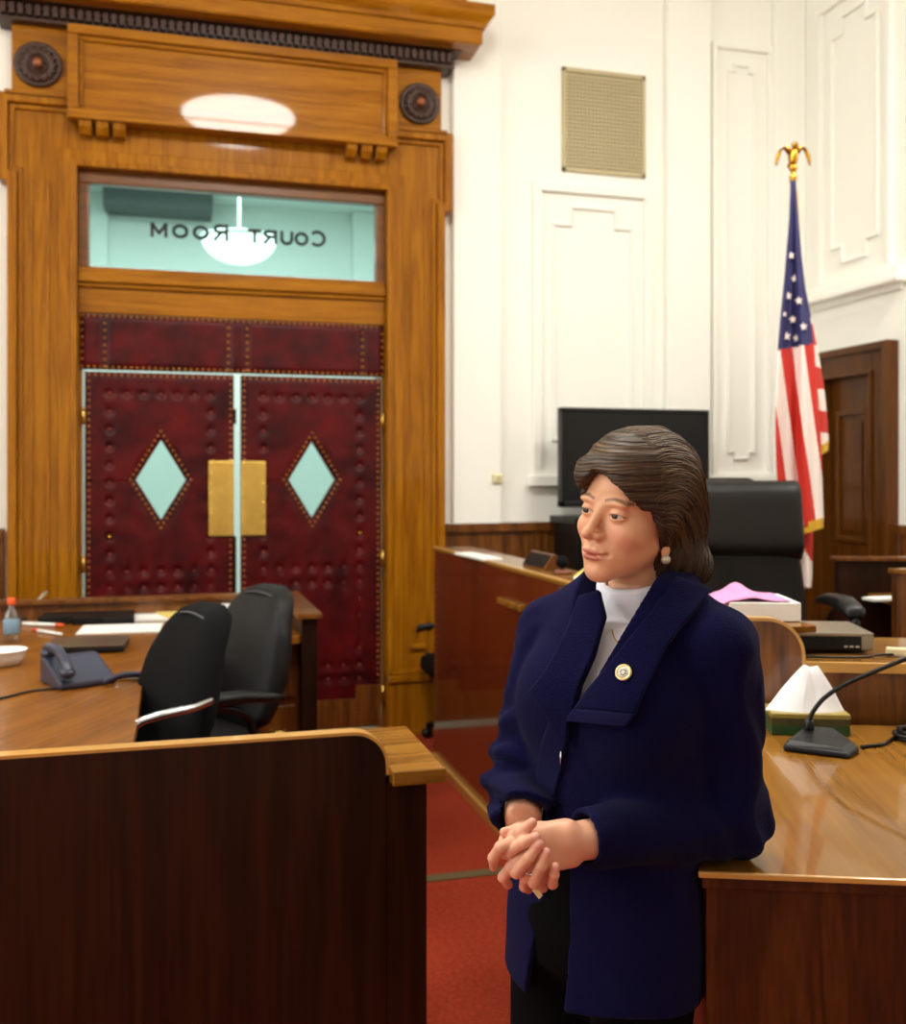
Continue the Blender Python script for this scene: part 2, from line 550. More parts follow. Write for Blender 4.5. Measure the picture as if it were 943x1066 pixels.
# vent grille
g = thing('vent_grille', 'square beige vent grille high on the white wall', 'vent', (2.78, VW, 3.98))
b = MB()
for x0, x1, z0, z1 in ((-.30, .30, .315, .345), (-.30, .30, -.345, -.315), (-.30, -.275, -.345, .345), (.275, .30, -.345, .345)):
    b.box((x0, -.02, z0), (x1, 0, z1))
b.build('frame', M['grille'], g, .003)
b = MB()
for k in range(24):
    z = -.31 + .62 * (k + .5) / 24
    b.box((-.28, -.016, z - .0075), (.28, -.008, z + .0075))
for k in range(20):
    x = -.27 + .54 * (k + .5) / 20
    b.box((x - .0045, -.013, -.315), (x + .0045, -.006, .315))
b.build('mesh_screen', M['grille'], g)
MB().box((-.28, -.004, -.32), (.28, 0, .32)).build('backing', M['grille_bk'], g)

# thermostat
t = thing('wall_switch', 'small cream wall switch box beside the wooden door frame', 'switch', (2.015, VW - .05, 1.6))
MB().box((-.035, -.022, -.03), (.035, 0, .03)).build('cover', plain('cream_plastic', srgb(226, 216, 170), 0.5), t, .006)
MB().box((-.008, -.03, -.012), (.008, -.022, .012)).build('toggle', plain('cream_toggle', srgb(200, 188, 140), 0.5), t, .002)

# wainscot
b = MB()


def wains(bld, fn, a0, a1, n):
    bld.prism([(a0, 0), (a1, 0), (a1, 1.31), (a0, 1.31)], fn, 0, .02)
    bld.prism([(a0, 1.255), (a1, 1.255), (a1, 1.315), (a0, 1.315)], fn, 0, .05)
    bld.prism([(a0, 0), (a1, 0), (a1, .18), (a0, .18)], fn, 0, .035)
    wd = (a1 - a0) / n
    for i in range(n + 1):
        c = a0 + wd * i
        bld.prism([(max(a0, c - .06), .18), (min(a1, c + .06), .18), (min(a1, c + .06), 1.255), (max(a0, c - .06), 1.255)], fn, 0, .032)


wains(b, fb, 1.66, UR - .02, 4)
struct(tag(b.build('trim_7', M['panel_mid'], None, .004), 'brown wooden wainscot right of the entrance', 'wainscot'))
b = MB(); wains(b, fb, UL + .02, -.93, 5)
struct(tag(b.build('trim_8', M['panel_mid'], None, .004), 'brown wooden wainscot left of the entrance', 'wainscot'))
b = MB(); wains(b, fr_, VF, 5.22, 10)
struct(tag(b.build('trim_9', M['panel_mid'], None, .004), 'brown wooden wainscot along the right wall', 'wainscot'))

# ------------------------------------------------------------------ entrance surround
sur = struct(thing('trim_10', 'carved golden oak surround of the courtroom entrance', 'door surround', (DC, VW, 0)))
fs = lambda a, z, d: Vector((a, -d, z))


def u_shape(half_out, z_out, half_in, z_in, ears=None, z0=0.0):
    R = [(half_out, z0), (half_out, z_out)]
    if ears:
        R = [(half_out, z0), (half_out, ears[0]), (ears[1], ears[0]), (ears[1], z_out)]
    out = R + [(-x, z) for x, z in R[::-1]]
    inn = [(half_in, z0), (half_in, z_in)]
    return out + [(-half_in, z0), (-half_in, z_in), (half_in, z_in), (half_in, z0)]


b = MB()
b.prism(u_shape(1.265, 3.76, HO, 3.39, (3.29, 1.315)), fs, 0, .08)                       # flat architrave
b.prism(u_shape(HO + .10, 3.49, HO, 3.39), fs, .08, .105)                                  # inner bead
b.prism(u_shape(HO + .035, 3.425, HO, 3.39), fs, .105, .12)
b.build('architrave', M['oak_v'], sur, .006)
b = MB()
# outer back-band following the ears
o1 = [(1.275, .36), (1.275, 3.28), (1.325, 3.28), (1.325, 3.775)]
o2 = [(1.215, 3.715 - .0), (1.215 + .05, 3.715)]
path_o = o1 + [(-x, z) for x, z in o1[::-1]]
i1 = [(1.225, .36), (1.225, 3.335), (1.272, 3.335), (1.272, 3.722)]
path_i = i1 + [(-x, z) for x, z in i1[::-1]]
b.prism(path_o + path_i[::-1], fs, 0, .125)
i2 = [(1.195, .36), (1.195, 3.365), (1.242, 3.365), (1.242, 3.692)]
path_i2 = i2 + [(-x, z) for x, z in i2[::-1]]
b.prism(path_i + path_i2[::-1], fs, .08, .098)
b.build('back_band', M['oak_v'], sur, .007)
b = MB()
for s in (-1, 1):
    for h0, h1 in ((1.055, 1.07), (1.145, 1.16)):
        b.box((s * h0, -.092, .56), (s * h1, -.08, 3.3))
    b.box((s * 1.055, -.105, .53), (s * 1.16, -.08, .56))
    b.box((s * (HO + .012), -.135, 0), (s * 1.285, 0, .335))
    b.box((s * HO, -.15, .335), (s * 1.30, 0, .375))
    b.box((s * (HO + .01), -.12, .375), (s * 1.285, 0, .405))
b.build('plinth', M['oak_v'], sur, .006)
b = MB()
b.box((-1.255, 0, 3.76), (1.255, -.10, 4.20))
b.box((-1.29, 0, 3.755), (1.29, -.125, 3.79))
b.build('frieze', M['oak_h'], sur, .005)
b = MB()
P, Z0, Z1 = .95, 3.634, 4.165
b.box((-P, -.10, Z0), (P, -.16, Z1))
for x0, x1, z0, z1 in ((-P, P, Z1 - .055, Z1), (-P, P, Z0, Z0 + .055), (-P, -P + .06, Z0 + .055, Z1 - .055), (P - .06, P, Z0 + .055, Z1 - .055)):
    b.box((x0, -.15, z0), (x1, -.205, z1))
for x0, x1, z0, z1 in ((-P + .06, P - .06, Z1 - .08, Z1 - .055), (-P + .06, P - .06, Z0 + .055, Z0 + .075), (-P + .06, -P + .082, Z0 + .075, Z1 - .08), (P - .082, P - .06, Z0 + .075, Z1 - .08)):
    b.box((x0, -.15, z0), (x1, -.182, z1))
b.build('frieze_panel', M['oak_h'], sur, .006)
for s in (-1, 1):
    b = MB()
    for k in range(3):
        c = s * .765 + (k - 1) * .092
        b.prism([(-.10, 3.635), (-.185, 3.635), (-.175, 3.60), (-.14, 3.565), (-.10, 3.56)], lambda p, z, d, c=c: Vector((d, p, z)), c - .034, c + .034)
    b.build('bracket_blocks', M['oak_v'], sur, .004)
for s in (-1, 1):
    b = MB()
    b.lathe([(.001, -.10), (.125, -.10), (.13, -.115), (.122, -.128), (.105, -.118), (.095, -.118), (.09, -.135), (.055, -.13), (.05, -.118), (.04, -.118), (.036, -.14), (.001, -.15)], (0, 0, 0), 36, axis='Y')
    for k in range(16):
        a = 2 * PI * k / 16
        b.ball((.088 * math.cos(a), -.126, .088 * math.sin(a)), (.017, .014, .017), 8, 6)
    o = b.build('rosette', M['carved'], sur, smooth=True, loc=(s * 1.113, 0, 3.945))
    MB().ball((0, -.148, 0), (.026, .02, .026)).build('rosette_boss', plain('rosette_boss_wood', srgb(140, 76, 36), 0.3), o, smooth=True)
# dentil course and cornice, mitred round both ends


def cornice(prof, hw, vf):
    b = MB()
    L = []
    for p, z in prof:
        L.append([Vector((-hw - p, 0, z)), Vector((-hw - p, -vf - p, z)), Vector((hw + p, -vf - p, z)), Vector((hw + p, 0, z))])
    V = [[b.bm.verts.new(q) for q in r] for r in L]
    for i in range(len(V) - 1):
        for j in range(3):
            b._face([V[i][j], V[i][j + 1], V[i + 1][j + 1], V[i + 1][j]])
    b._face(V[-1][:]); b._face(V[0][::-1])
    return b


b = cornice([(.0, 4.165), (.06, 4.17), (.06, 4.185), (.045, 4.19), (.045, 4.262), (.10, 4.268), (.10, 4.285)], 1.265, .10)
n = 58
for k in range(n):
    u = -1.31 + 2.62 * (k + .5) / n
    b.box((u - .015, -.145, 4.195), (u + .013, -.182, 4.255))
    b.ball((u + .022, -.16, 4.235), (.010, .014, .012), 6, 4)
b.build('dentil_course', M['carved'], sur)
b = cornice([(.06, 4.272), (.19, 4.276), (.20, 4.284), (.20, 4.375), (.215, 4.37), (.225, 4.40), (.255, 4.43), (.262, 4.445), (.262, 4.505), (.25, 4.51), (.19, 4.53), (.13, 4.57), (.085, 4.63), (.06, 4.70), (.05, 4.80), (.05, 4.90)], 1.265, .10)
b.build('cornice', M['oak_h'], sur, .003)

# transom window and rails
w1 = struct(thing('window_1', 'transom window with court room lettering above the doors', 'window', (DC, VW, 0)))
b = MB()
for x0, x1, z0, z1, d0, d1 in ((-HO, HO, 3.315, 3.39, -.05, .03), (-HO, -.845, 2.83, 3.315, -.05, .03), (.845, HO, 2.83, 3.315, -.05, .03), (-HO, HO, 2.80, 2.835, -.05, .03)):
    b.box((x0, d0, z0), (x1, d1, z1))
b.build('frame', wood('transom_oak', dark=srgb(70, 38, 10), mid=srgb(110, 64, 18), light=srgb(140, 88, 30), axis='X', contrast=.5), w1, .008)
MB().box((-.86, -.008, 2.82), (.86, 0, 3.33)).build('pane', M['pane'], w1)


def arc(cx, cz, rx, rz, a0, a1, n=14):
    return [(cx + rx * math.cos(math.radians(a0 + (a1 - a0) * i / n)), cz + rz * math.sin(math.radians(a0 + (a1 - a0) * i / n))) for i in range(n + 1)]


# painted letters as pen strokes in a unit box
GLYPH = {
    'C': [arc(.5, .5, .44, .44, 48, 312)],
    'O': [arc(.5, .5, .43, .43, 0, 360, 20)],
    'U': [[(.1, 1), (.1, .42)] + arc(.5, .42, .40, .36, 180, 360) + [(.9, .42), (.9, 1)]],
    'R': [[(.12, 0), (.12, 1)], [(.12, .93), (.55, .93)] + arc(.58, .72, .30, .21, 90, -90, 10) + [(.12, .51)], [(.5, .5), (.92, 0)]],
    'T': [[(.0, .93), (1, .93)], [(.5, 0), (.5, .95)]],
    'M': [[(.08, 0), (.08, 1)], [(.08, .97), (.5, .25)], [(.5, .25), (.92, .97)], [(.92, 1), (.92, 0)]],
}


def letter(b, ch, u0, u1, z0, z1, wd, d):
    """strokes of one letter, mirrored because it is read from the corridor"""
    for S in GLYPH[ch]:
        Q = [(u1 + (u0 - u1) * x, z0 + (z1 - z0) * z) for x, z in S]
        for (x0, y0), (x1, y1) in zip(Q[:-1], Q[1:]):
            L = math.hypot(x1 - x0, y1 - y0) + 1e-9
            dx, dz = (x1 - x0) / L, (y1 - y0) / L
            nx, nz = -dz * wd / 2, dx * wd / 2
            e = wd * .18
            b.prism([(x0 - dx * e + nx, y0 - dz * e + nz), (x1 + dx * e + nx, y1 + dz * e + nz), (x1 + dx * e - nx, y1 + dz * e - nz), (x0 - dx * e - nx, y0 - dz * e - nz)], lambda a, z, q: Vector((a, q, z)), d, d - .002)


blk = plain('sign_paint', srgb(26, 22, 20), 0.5)
LET = ((157, 174, 'M', .078), (179.5, 195.5, 'O', .078), (201, 217, 'O', .078), (222, 238, 'R', .094), (258.5, 271.5, 'T', .078), (274, 288.5, 'R', .078), (292, 305, 'U', .078), (307, 320.5, 'O', .078), (322, 338.5, 'C', .094))
for word in (LET[:4], LET[4:]):
    b = MB()
    for x0, x1, ch, hh in word:
        us = []
        for x in (x0, x1):
            rx = (x - CXP) / FPX
            us.append((rx * CY + SY) / (-rx * SY + CY) * (VW - .01) - DC)
        letter(b, ch, us[0], us[1], 3.036, 3.036 + hh, .019, -.010)
    b.build('lettering', blk, w1)
b = MB()
b.box((-HO, -.04, 2.56), (HO, .05, 2.81))
b.box((-HO, -.085, 2.735), (HO, 0, 2.80)).box((-HO, -.065, 2.71), (HO, 0, 2.735)).box((-HO, -.055, 2.80), (HO, 0, 2.825))
b.build('transom_rail', M['oak_h'], sur, .008)
b = MB()
for s in (-1, 1):
    b.box((s * HO, .2, 0), (s * (HO - .02), -.02, 2.56))
b.build('jamb', M['oak_v'], sur)


# ------------------------------------------------------------------ padded leather
def dimple(X, Z, pts, depth, r):
    h = np.zeros_like(X)
    for x, z in pts:
        d2 = (X - x) ** 2 + (Z - z) ** 2
        h = np.maximum(h, depth * np.exp(-d2 / (r * r)))
    return h


def studs(b, pts, y, r):
    for x, z in pts:
        R = []
        for rr, d in ((r, 0), (r * .8, r * .45), (r * .3, r * .7)):
            R.append([Vector((x + rr * math.cos(2 * PI * k / 6), y - d, z + rr * math.sin(2 * PI * k / 6))) for k in range(6)])
        b.rings(R)


def line_pts(p, q, step):
    L = math.hypot(q[0] - p[0], q[1] - p[1]); n = max(1, round(L / step))
    return [(p[0] + (q[0] - p[0]) * k / n, p[1] + (q[1] - p[1]) * k / n) for k in range(n)]


def padded_leaf(name, u0, u1, label, side):
    z0, z1 = .055, 2.222
    w, c = u1 - u0, (u0 + u1) / 2
    root = struct(thing(name, label, 'door', (c, VW - .035, 0)))
    hw = w / 2
    zc = 1.592
    dw, dh = .142, .236
    # tufting grid
    inx = hw - .135
    cols = np.linspace(-inx, inx, 7)
    tufts = []
    zs_u = np.linspace(1.05, 2.095, 11)
    tufts += [(x, 2.095) for x in cols]
    for z in (1.05, .955, .44, .36):
        tufts += [(x, z) for x in cols]
    for z in list(zs_u[1:-1]) + list(np.linspace(.44, .955, 6)[1:-1]):
        tufts += [(-inx, z), (inx, z)]
    border = line_pts((-hw + .02, z0 + .02), (-hw + .02, z1 - .02), .037) + line_pts((-hw + .02, z1 - .02), (hw - .02, z1 - .02), .037) + line_pts((hw - .02, z1 - .02), (hw - .02, z0 + .02), .037)
    dia = line_pts((-dw - .03, zc), (0, zc + dh + .05), .034) + line_pts((0, zc + dh + .05), (dw + .03, zc), .034) + line_pts((dw + .03, zc), (0, zc - dh - .05), .034) + line_pts((0, zc - dh - .05), (-dw - .03, zc), .034)
    # face: grid swept from the diamond opening out to the leaf's edges
    corners = [math.atan2(zz - zc, xx) for xx, zz in ((hw, z1), (-hw, z1), (-hw, z0), (hw, z0))] + [0, PI / 2, PI, -PI / 2]
    ang = sorted(set([round(a, 6) for a in corners] + [round(-PI + 2 * PI * k / 300, 6) for k in range(300)]))
    A = np.array(ang)
    ca, sa = np.cos(A), np.sin(A)
    rd = 1 / (np.abs(ca) / dw + np.abs(sa) / dh)
    with np.errstate(divide='ignore'):
        rx = np.where(ca > 0, hw / ca, np.where(ca < 0, -hw / ca, 1e9))
        rz = np.where(sa > 0, (z1 - zc) / sa, np.where(sa < 0, (z0 - zc) / sa, 1e9))
    rr = np.minimum(np.abs(rx), np.abs(rz))
    T = np.linspace(0, 1, 90)[:, None]
    R = rd[None] * (1 - T) + rr[None] * T
    X = R * ca[None]; Z = zc + R * sa[None]
    h = .022 - dimple(X, Z, tufts, .019, .02) - dimple(X, Z, border, .006, .014)
    edge = np.minimum(np.minimum(hw - np.abs(X), z1 - Z), Z - z0)
    h = h * np.clip(edge / .02 + .25, 0, 1) ** .5
    h = h * np.clip(T * R / .03 + .2, 0, 1) ** .5
    h += .0016 * np.sin(X * 21 + 3 * np.sin(Z * 9)) * np.sin(Z * 17) * np.clip(edge / .1, 0, 1)
    b = MB()
    nA = len(ang)
    V = [[b.bm.verts.new((X[i, j], -float(h[i, j]), Z[i, j])) for j in range(nA)] for i in range(90)]
    for i in range(89):
        for j in range(nA):
            k = (j + 1) % nA
            b._face([V[i][j], V[i][k], V[i + 1][k], V[i + 1][j]], 0, True)
    for row, back in ((V[0], .035), (V[-1], .035)):
        B = [b.bm.verts.new((v.co.x, back, v.co.z)) for v in row]
        for j in range(nA):
            k = (j + 1) % nA
            b._face([row[j], row[k], B[k], B[j]])
    b.build('leather_panel', M['leather'], root)
    b = MB()
    studs(b, border, -.016, .0095)
    studs(b, dia, -.022, .0095)
    b.build('nailhead_trim', M['stud'], root)
    b = MB()
    studs(b, tufts, -.005, .013)
    b.build('tuft_buttons', plain('oxblood_button', srgb(120, 40, 34), 0.3), root)
    b = MB()
    b.prism([(-dw - .004, zc), (0, zc - dh - .004), (dw + .004, zc), (0, zc + dh + .004)], lambda x, z, d: Vector((x, d, z)), .012, .018)
    b.build('diamond_pane', M['pane'], root)
    # brass push plate on the meeting edge
    s = side
    p0, p1 = (hw - .148, hw - .002) if s > 0 else (-hw + .002, -hw + .148)
    b = MB().box((p0, -.036, 1.256), (p1, -.022, 1.704))
    for z in np.linspace(1.275, 1.685, 8):
        for x in (p0 + .014, p1 - .014):
            b.ball((x, -.036, z), (.008, .006, .008), 8, 6)
    b.build('push_plate', M['brass'], root, .002)
    # kick plate with a raised outer corner
    b = MB()
    b.box((-hw + .005, -.032, z0), (hw - .005, -.012, .235))
    if s > 0:
        b.box((-hw + .005, -.032, .235), (-hw + .16, -.012, .315))
    else:
        b.box((hw - .16, -.032, .235), (hw - .005, -.012, .315))
    for x in np.linspace(-hw + .03, hw - .03, 7):
        b.ball((x, -.032, .15), (.006, .005, .006), 6, 5)
    b.build('kick_plate', M['panel_mid'], root, .003)
    b = MB()
    hx = -hw if s > 0 else hw
    for z in (1.96, 1.1, .25):
        b.tube([(hx - s * .012, -.012, z - .05), (hx - s * .012, -.012, z + .05)], .009, 8)
        b.box((hx - s * .012, -.008, z - .045), (hx + s * .012, -.004, z + .045))
    b.build('hinge', M['brass'], root)
    MB().ball((-inx if s > 0 else inx, -.03, 1.26), .012).build('bolt_knob', M['gold'], root, smooth=True)
    return root


d1 = padded_leaf('door_1', -.492, .352, 'left leaf of padded oxblood leather double door with diamond window', 1)
d2 = padded_leaf('door_2', .392, 1.252, 'right leaf of padded oxblood leather double door with diamond window', -1)
MB().box((.4085, .005, .06), (.437, .03, 1.25)).build('astragal', M['black'], d1)
MB().box((.4085, .005, 1.93), (.437, .03, 2.02)).build('latch', M['black'], d1)

# padded header panel above the leaves
hd = struct(thing('trim_11', 'oxblood leather header panel studded above the double doors', 'door header', (DC, VW - .035, 0)))
nx, nz = 200, 40
xs = np.linspace(-.895, .895, nx); zs = np.linspace(2.236, 2.556, nz)
X, Z = np.meshgrid(xs, zs)
colx = [-.895, -.76, -.055, .055, .76, .895]
edge = np.minimum(np.minimum(.895 - np.abs(X), 2.556 - Z), Z - 2.236)
for cx in (-.76, -.055, .055, .76):
    edge = np.minimum(edge, np.abs(X - cx) + .004)
h = .02 * np.clip(edge / .035, 0, 1) ** .6 + .0012 * np.sin(X * 19) * np.sin(Z * 30)
b = MB()
V = [[b.bm.verts.new((X[i, j], -.002 - float(h[i, j]), Z[i, j])) for j in range(nx)] for i in range(nz)]
for i in range(nz - 1):
    for j in range(nx - 1):
        b._face([V[i][j], V[i][j + 1], V[i + 1][j + 1], V[i + 1][j]], 0, True)
b.box((-.895, -.002, 2.236), (.895, .04, 2.556))
b.build('leather_panel', M['leather'], hd)
b = MB()
P = line_pts((-.885, 2.248), (.885, 2.248), .034) + line_pts((-.885, 2.545), (.885, 2.545), .034)
for cx in (-.885, -.76, -.055, .055, .76, .885):
    P += line_pts((cx, 2.25), (cx, 2.545), .04)
studs(b, P, -.012, .0105)
b.build('nailhead_trim', M['stud'], hd)

# ------------------------------------------------------------------ corridor beyond
HV = 10.2
b = MB()
b.box((-2.6, HV, 0), (3.4, HV + .1, 4.3)).box((-2.7, VW + .2, 0), (-2.6, HV, 4.3)).box((3.4, VW + .2, 0), (3.5, HV, 4.3))
struct(tag(b.build('wall_corridor', M['hall_wall']), 'pale corridor wall seen through the door glass', 'wall'))
sbox('floor_corridor', (-2.6, VW + .2, -.1), (3.4, HV, 0), M['hall_floor'], 'corridor floor beyond the doors', 'floor')
sbox('ceiling_corridor', (-2.6, VW + .2, 4.3), (3.4, HV, 4.4), M['hall_wall'], 'corridor ceiling beyond the doors', 'ceiling')
sbox('trim_12', (-.62, HV - .5, 4.12), (.36, HV - .02, 4.295), M['hall_dark'], 'dark duct box near the corridor ceiling', 'duct')
b = MB()
for x0, x1 in ((-.85, -.6), (1.75, 2.05)):
    b.box((x0, HV - .12, 0), (x1, HV, 4.3))
struct(tag(b.build('trim_13', M['hall_wall'], None, .01), 'pale pilasters of the corridor wall', 'pilaster'))


def bowl_lamp(name, label, loc, rad, height, rod, strength, col, group, fitting='brass'):
    root = thing(name, label, 'lamp', loc, 0, group)
    prof = [(.001, 0)] + [(rad * math.sin(a), height * (1 - math.cos(a))) for a in np.linspace(.08, PI / 2, 12)] + [(rad * .97, height + .01), (rad * .9, height + .012), (.001, height + .013)]
    MB().lathe(prof, (0, 0, 0), 40).build('glass_bowl', emis(name + '_glow', col, strength), root, smooth=True)
    MB().lathe([(rad * .99, height - .008), (rad * 1.03, height), (rad * 1.03, height + .02), (rad * .98, height + .025)], (0, 0, 0), 40).build('rim', M[fitting], root)
    b = MB()
    b.tube([(0, 0, height + .01), (0, 0, height + rod)], .012)
    b.lathe([(.001, height + rod - .04), (.05, height + rod - .035), (.07, height + rod), (.001, height + rod + .001)], (0, 0, 0), 20)
    b.build('rod', M[fitting], root)
    return root


HALL = (0.80, 0.98, 1.0, 1)
bowl_lamp('corridor_lamp', 'white bowl lamp hanging in the corridor behind the transom', atr(249, 275, 8.3), .30, .20, .70, 1.2, (0.9, 1.0, 0.97, 1), None, 'hall_wall')

# right wall door
d3 = struct(thing('door_3', 'brown panelled side door with moulded casing behind the flag', 'door', (UR, 0, 0)))
b = MB()
fd = lambda a, z, d: Vector((-d, a, z))


def frame_d(bld, a0, a1, z0, z1, w, d0, d1, bottom=True):
    P = [(a0, z0, a0 + w, z1), (a1 - w, z0, a1, z1), (a0 + w, z1 - w, a1 - w, z1)]
    if bottom:
        P.append((a0 + w, z0, a1 - w, z0 + w))
    for x0, y0, x1, y1 in P:
        bld.prism([(x0, y0), (x1, y0), (x1, y1), (x0, y1)], fd, d0, d1)


frame_d(b, 5.255, 6.10, 0, 2.455, .05, 0, .09, False)
frame_d(b, 5.30, 6.06, 0, 2.41, .13, 0, .06, False)
frame_d(b, 5.425, 5.935, 0, 2.285, .02, 0, .08, False)
b.build('casing', M['door_brown'], d3, .006)
b = MB()
b.prism([(5.43, .01), (5.93, .01), (5.93, 2.275), (5.43, 2.275)], fd, -.05, .0)
for z0, z1 in ((.25, 1.05), (1.18, 2.05)):
    frame_d(b, 5.52, 5.85, z0, z1, .035, 0, .022)
    b.prism([(5.59, z0 + .07), (5.78, z0 + .07), (5.78, z1 - .07), (5.59, z1 - .07)], fd, 0, .012)
b.build('leaf', M['door_brown'], d3, .006)
MB().ball((-.05, 5.47, 1.0), .028).build('knob', M['brass'], d3, smooth=True)

# ================================================================== FURNITURE
# ---- front partition with its end pedestal
pt = thing('partition', 'dark walnut partition with rounded end and square pedestal in the left foreground', 'partition', (0, 2.62, 0))
fx = lambda a, z, d: Vector((a, d, z))
prof = [(-2.2, 0), (.545, 0), (.545, .80)]
for k in range(0, 11):
    a = PI / 2 * k / 10
    prof.append((.455 + .088 * math.cos(a), .838 + .088 * math.sin(a)))
prof.append((-2.2, .926))
MB().prism(prof, fx, 0, .045).build('front_panel', M['walnut_v'], pt, .003)
b = MB()
top = [(-2.2, .926)] + [(.455 + .088 * math.cos(a), .838 + .088 * math.sin(a)) for a in np.linspace(PI / 2, 0, 11)] + [(.543, .815)]
topo = [(x + (0 if i == 0 else .008 * max(0, (x - .455)) / .088), z + (.008 if x < .46 else .008 * max(0, (z - .838)) / .088)) for i, (x, z) in enumerate(top)]
b.prism(topo + top[::-1], fx, -.001, .046)
b.build('edge_band', M['edge'], pt)
b = MB()
b.prism([(.545, .002), (.655, .002), (.655, .40), (.30, .40), (.30, .06), (.545, .06)], lambda x, y, d: Vector((x, y, d)), 0, .795)
b.build('pedestal', M['walnut_v'], pt, .004)
b = MB()
b.prism([(.552, -.045), (.695, -.045), (.695, .425), (.30, .425), (.30, .05), (.552, .05)], lambda x, y, d: Vector((x, y, d)), .795, .835)
b.build('pedestal_cap', M['top_h'], pt, .004)

# ---- raised clerk area behind it
b = MB().box((-3.2, 2.67, 0), (.66, 5.45, .15))
struct(tag(b.build('floor_platform', M['carpet']), 'low carpeted platform of the clerk area', 'platform'))
dk = thing('clerk_desk', 'long brown clerk desk with raised back ledge near the padded doors', 'desk', (-.6, 4.3, .15))
dx = lambda p: (p[0] + .6, p[1] - 4.3, p[2] - .15)
b = MB()
b.prism([(-2.6, 2.70), (-.10, 2.70), (-.10, 3.7), (.10, 4.1), (.55, 4.52), (.55, 5.35), (-2.6, 5.35)], lambda x, y, d: Vector(dx((x, y, d))), .865, .90)
b.build('desk_top', wood('clerk_desk_top', dark=srgb(84, 46, 10), mid=srgb(124, 74, 20), light=srgb(148, 96, 32), axis='Y', freq=7, stretch=10, rough=.35, coat=.15, spec=.15, contrast=.6, rot=.5), dk, .004)
b = MB()
b.box(dx((-2.6, 5.35, .15)), dx((.62, 5.39, .975)))
b.build('back_panel', M['panel_mid'], dk, .003)
b = MB()
b.box(dx((.55, 4.50, .15)), dx((.62, 5.35, .975)))
b.build('end_panel', M['walnut_v'], dk, .003)
b = MB()
b.prism([(-2.6, 5.33), (.53, 5.33), (.53, 4.48), (.64, 4.48), (.64, 5.42), (-2.6, 5.42)], lambda x, y, d: Vector(dx((x, y, d))), .975, 1.0)
b.build('ledge_cap', M['panel_mid'], dk, .004)
b = MB()
b.box(dx((.10, 4.57, .15)), dx((.548, 5.3, .865)))
b.build('drawer_pedestal', M['panel_mid'], dk, .003)
for z in (.62, .36):
    b = MB().box(dx((.12, 4.555, z)), dx((.53, 4.57, z + .22)))
    dr = b.build('drawer', M['panel_mid'], dk, .004)
    b = MB()
    b.tube([dx((.42, 4.555, z + .11)), dx((.42, 4.53, z + .11)), dx((.48, 4.53, z + .11)), dx((.48, 4.555, z + .11))], .006)
    b.build('drawer_pull', M['brass'], dr)
b = MB()
b.box(dx((-.72, 2.75, .15)), dx((-.70, 4.5, .865))).box(dx((-2.6, 2.72, .15)), dx((-.13, 2.74, .865)))
b.build('modesty_panel', M['walnut_v'], dk, .002)


# ---- office chairs
def slab(b, stations, n=28, ex=3.2):
    """soft upholstered slab: stations of (centre y, centre z, half width, half thickness, tilt)"""
    R = []
    for (y, z, w, t, tl) in stations:
        ring = []
        for k in range(n):
            a = 2 * PI * k / n
            c, s = math.cos(a), math.sin(a)
            x = w * math.copysign(abs(c) ** (2 / ex), c)
            q = t * math.copysign(abs(s) ** (2 / ex), s)
            q += .28 * t * (abs(x) / max(w, 1e-6)) ** 2 * -1.0           # wraps forward at the sides
            ring.append(Vector((x, y + q * math.cos(tl), z - q * math.sin(tl))))
        R.append(ring)
    return b.rings(R)


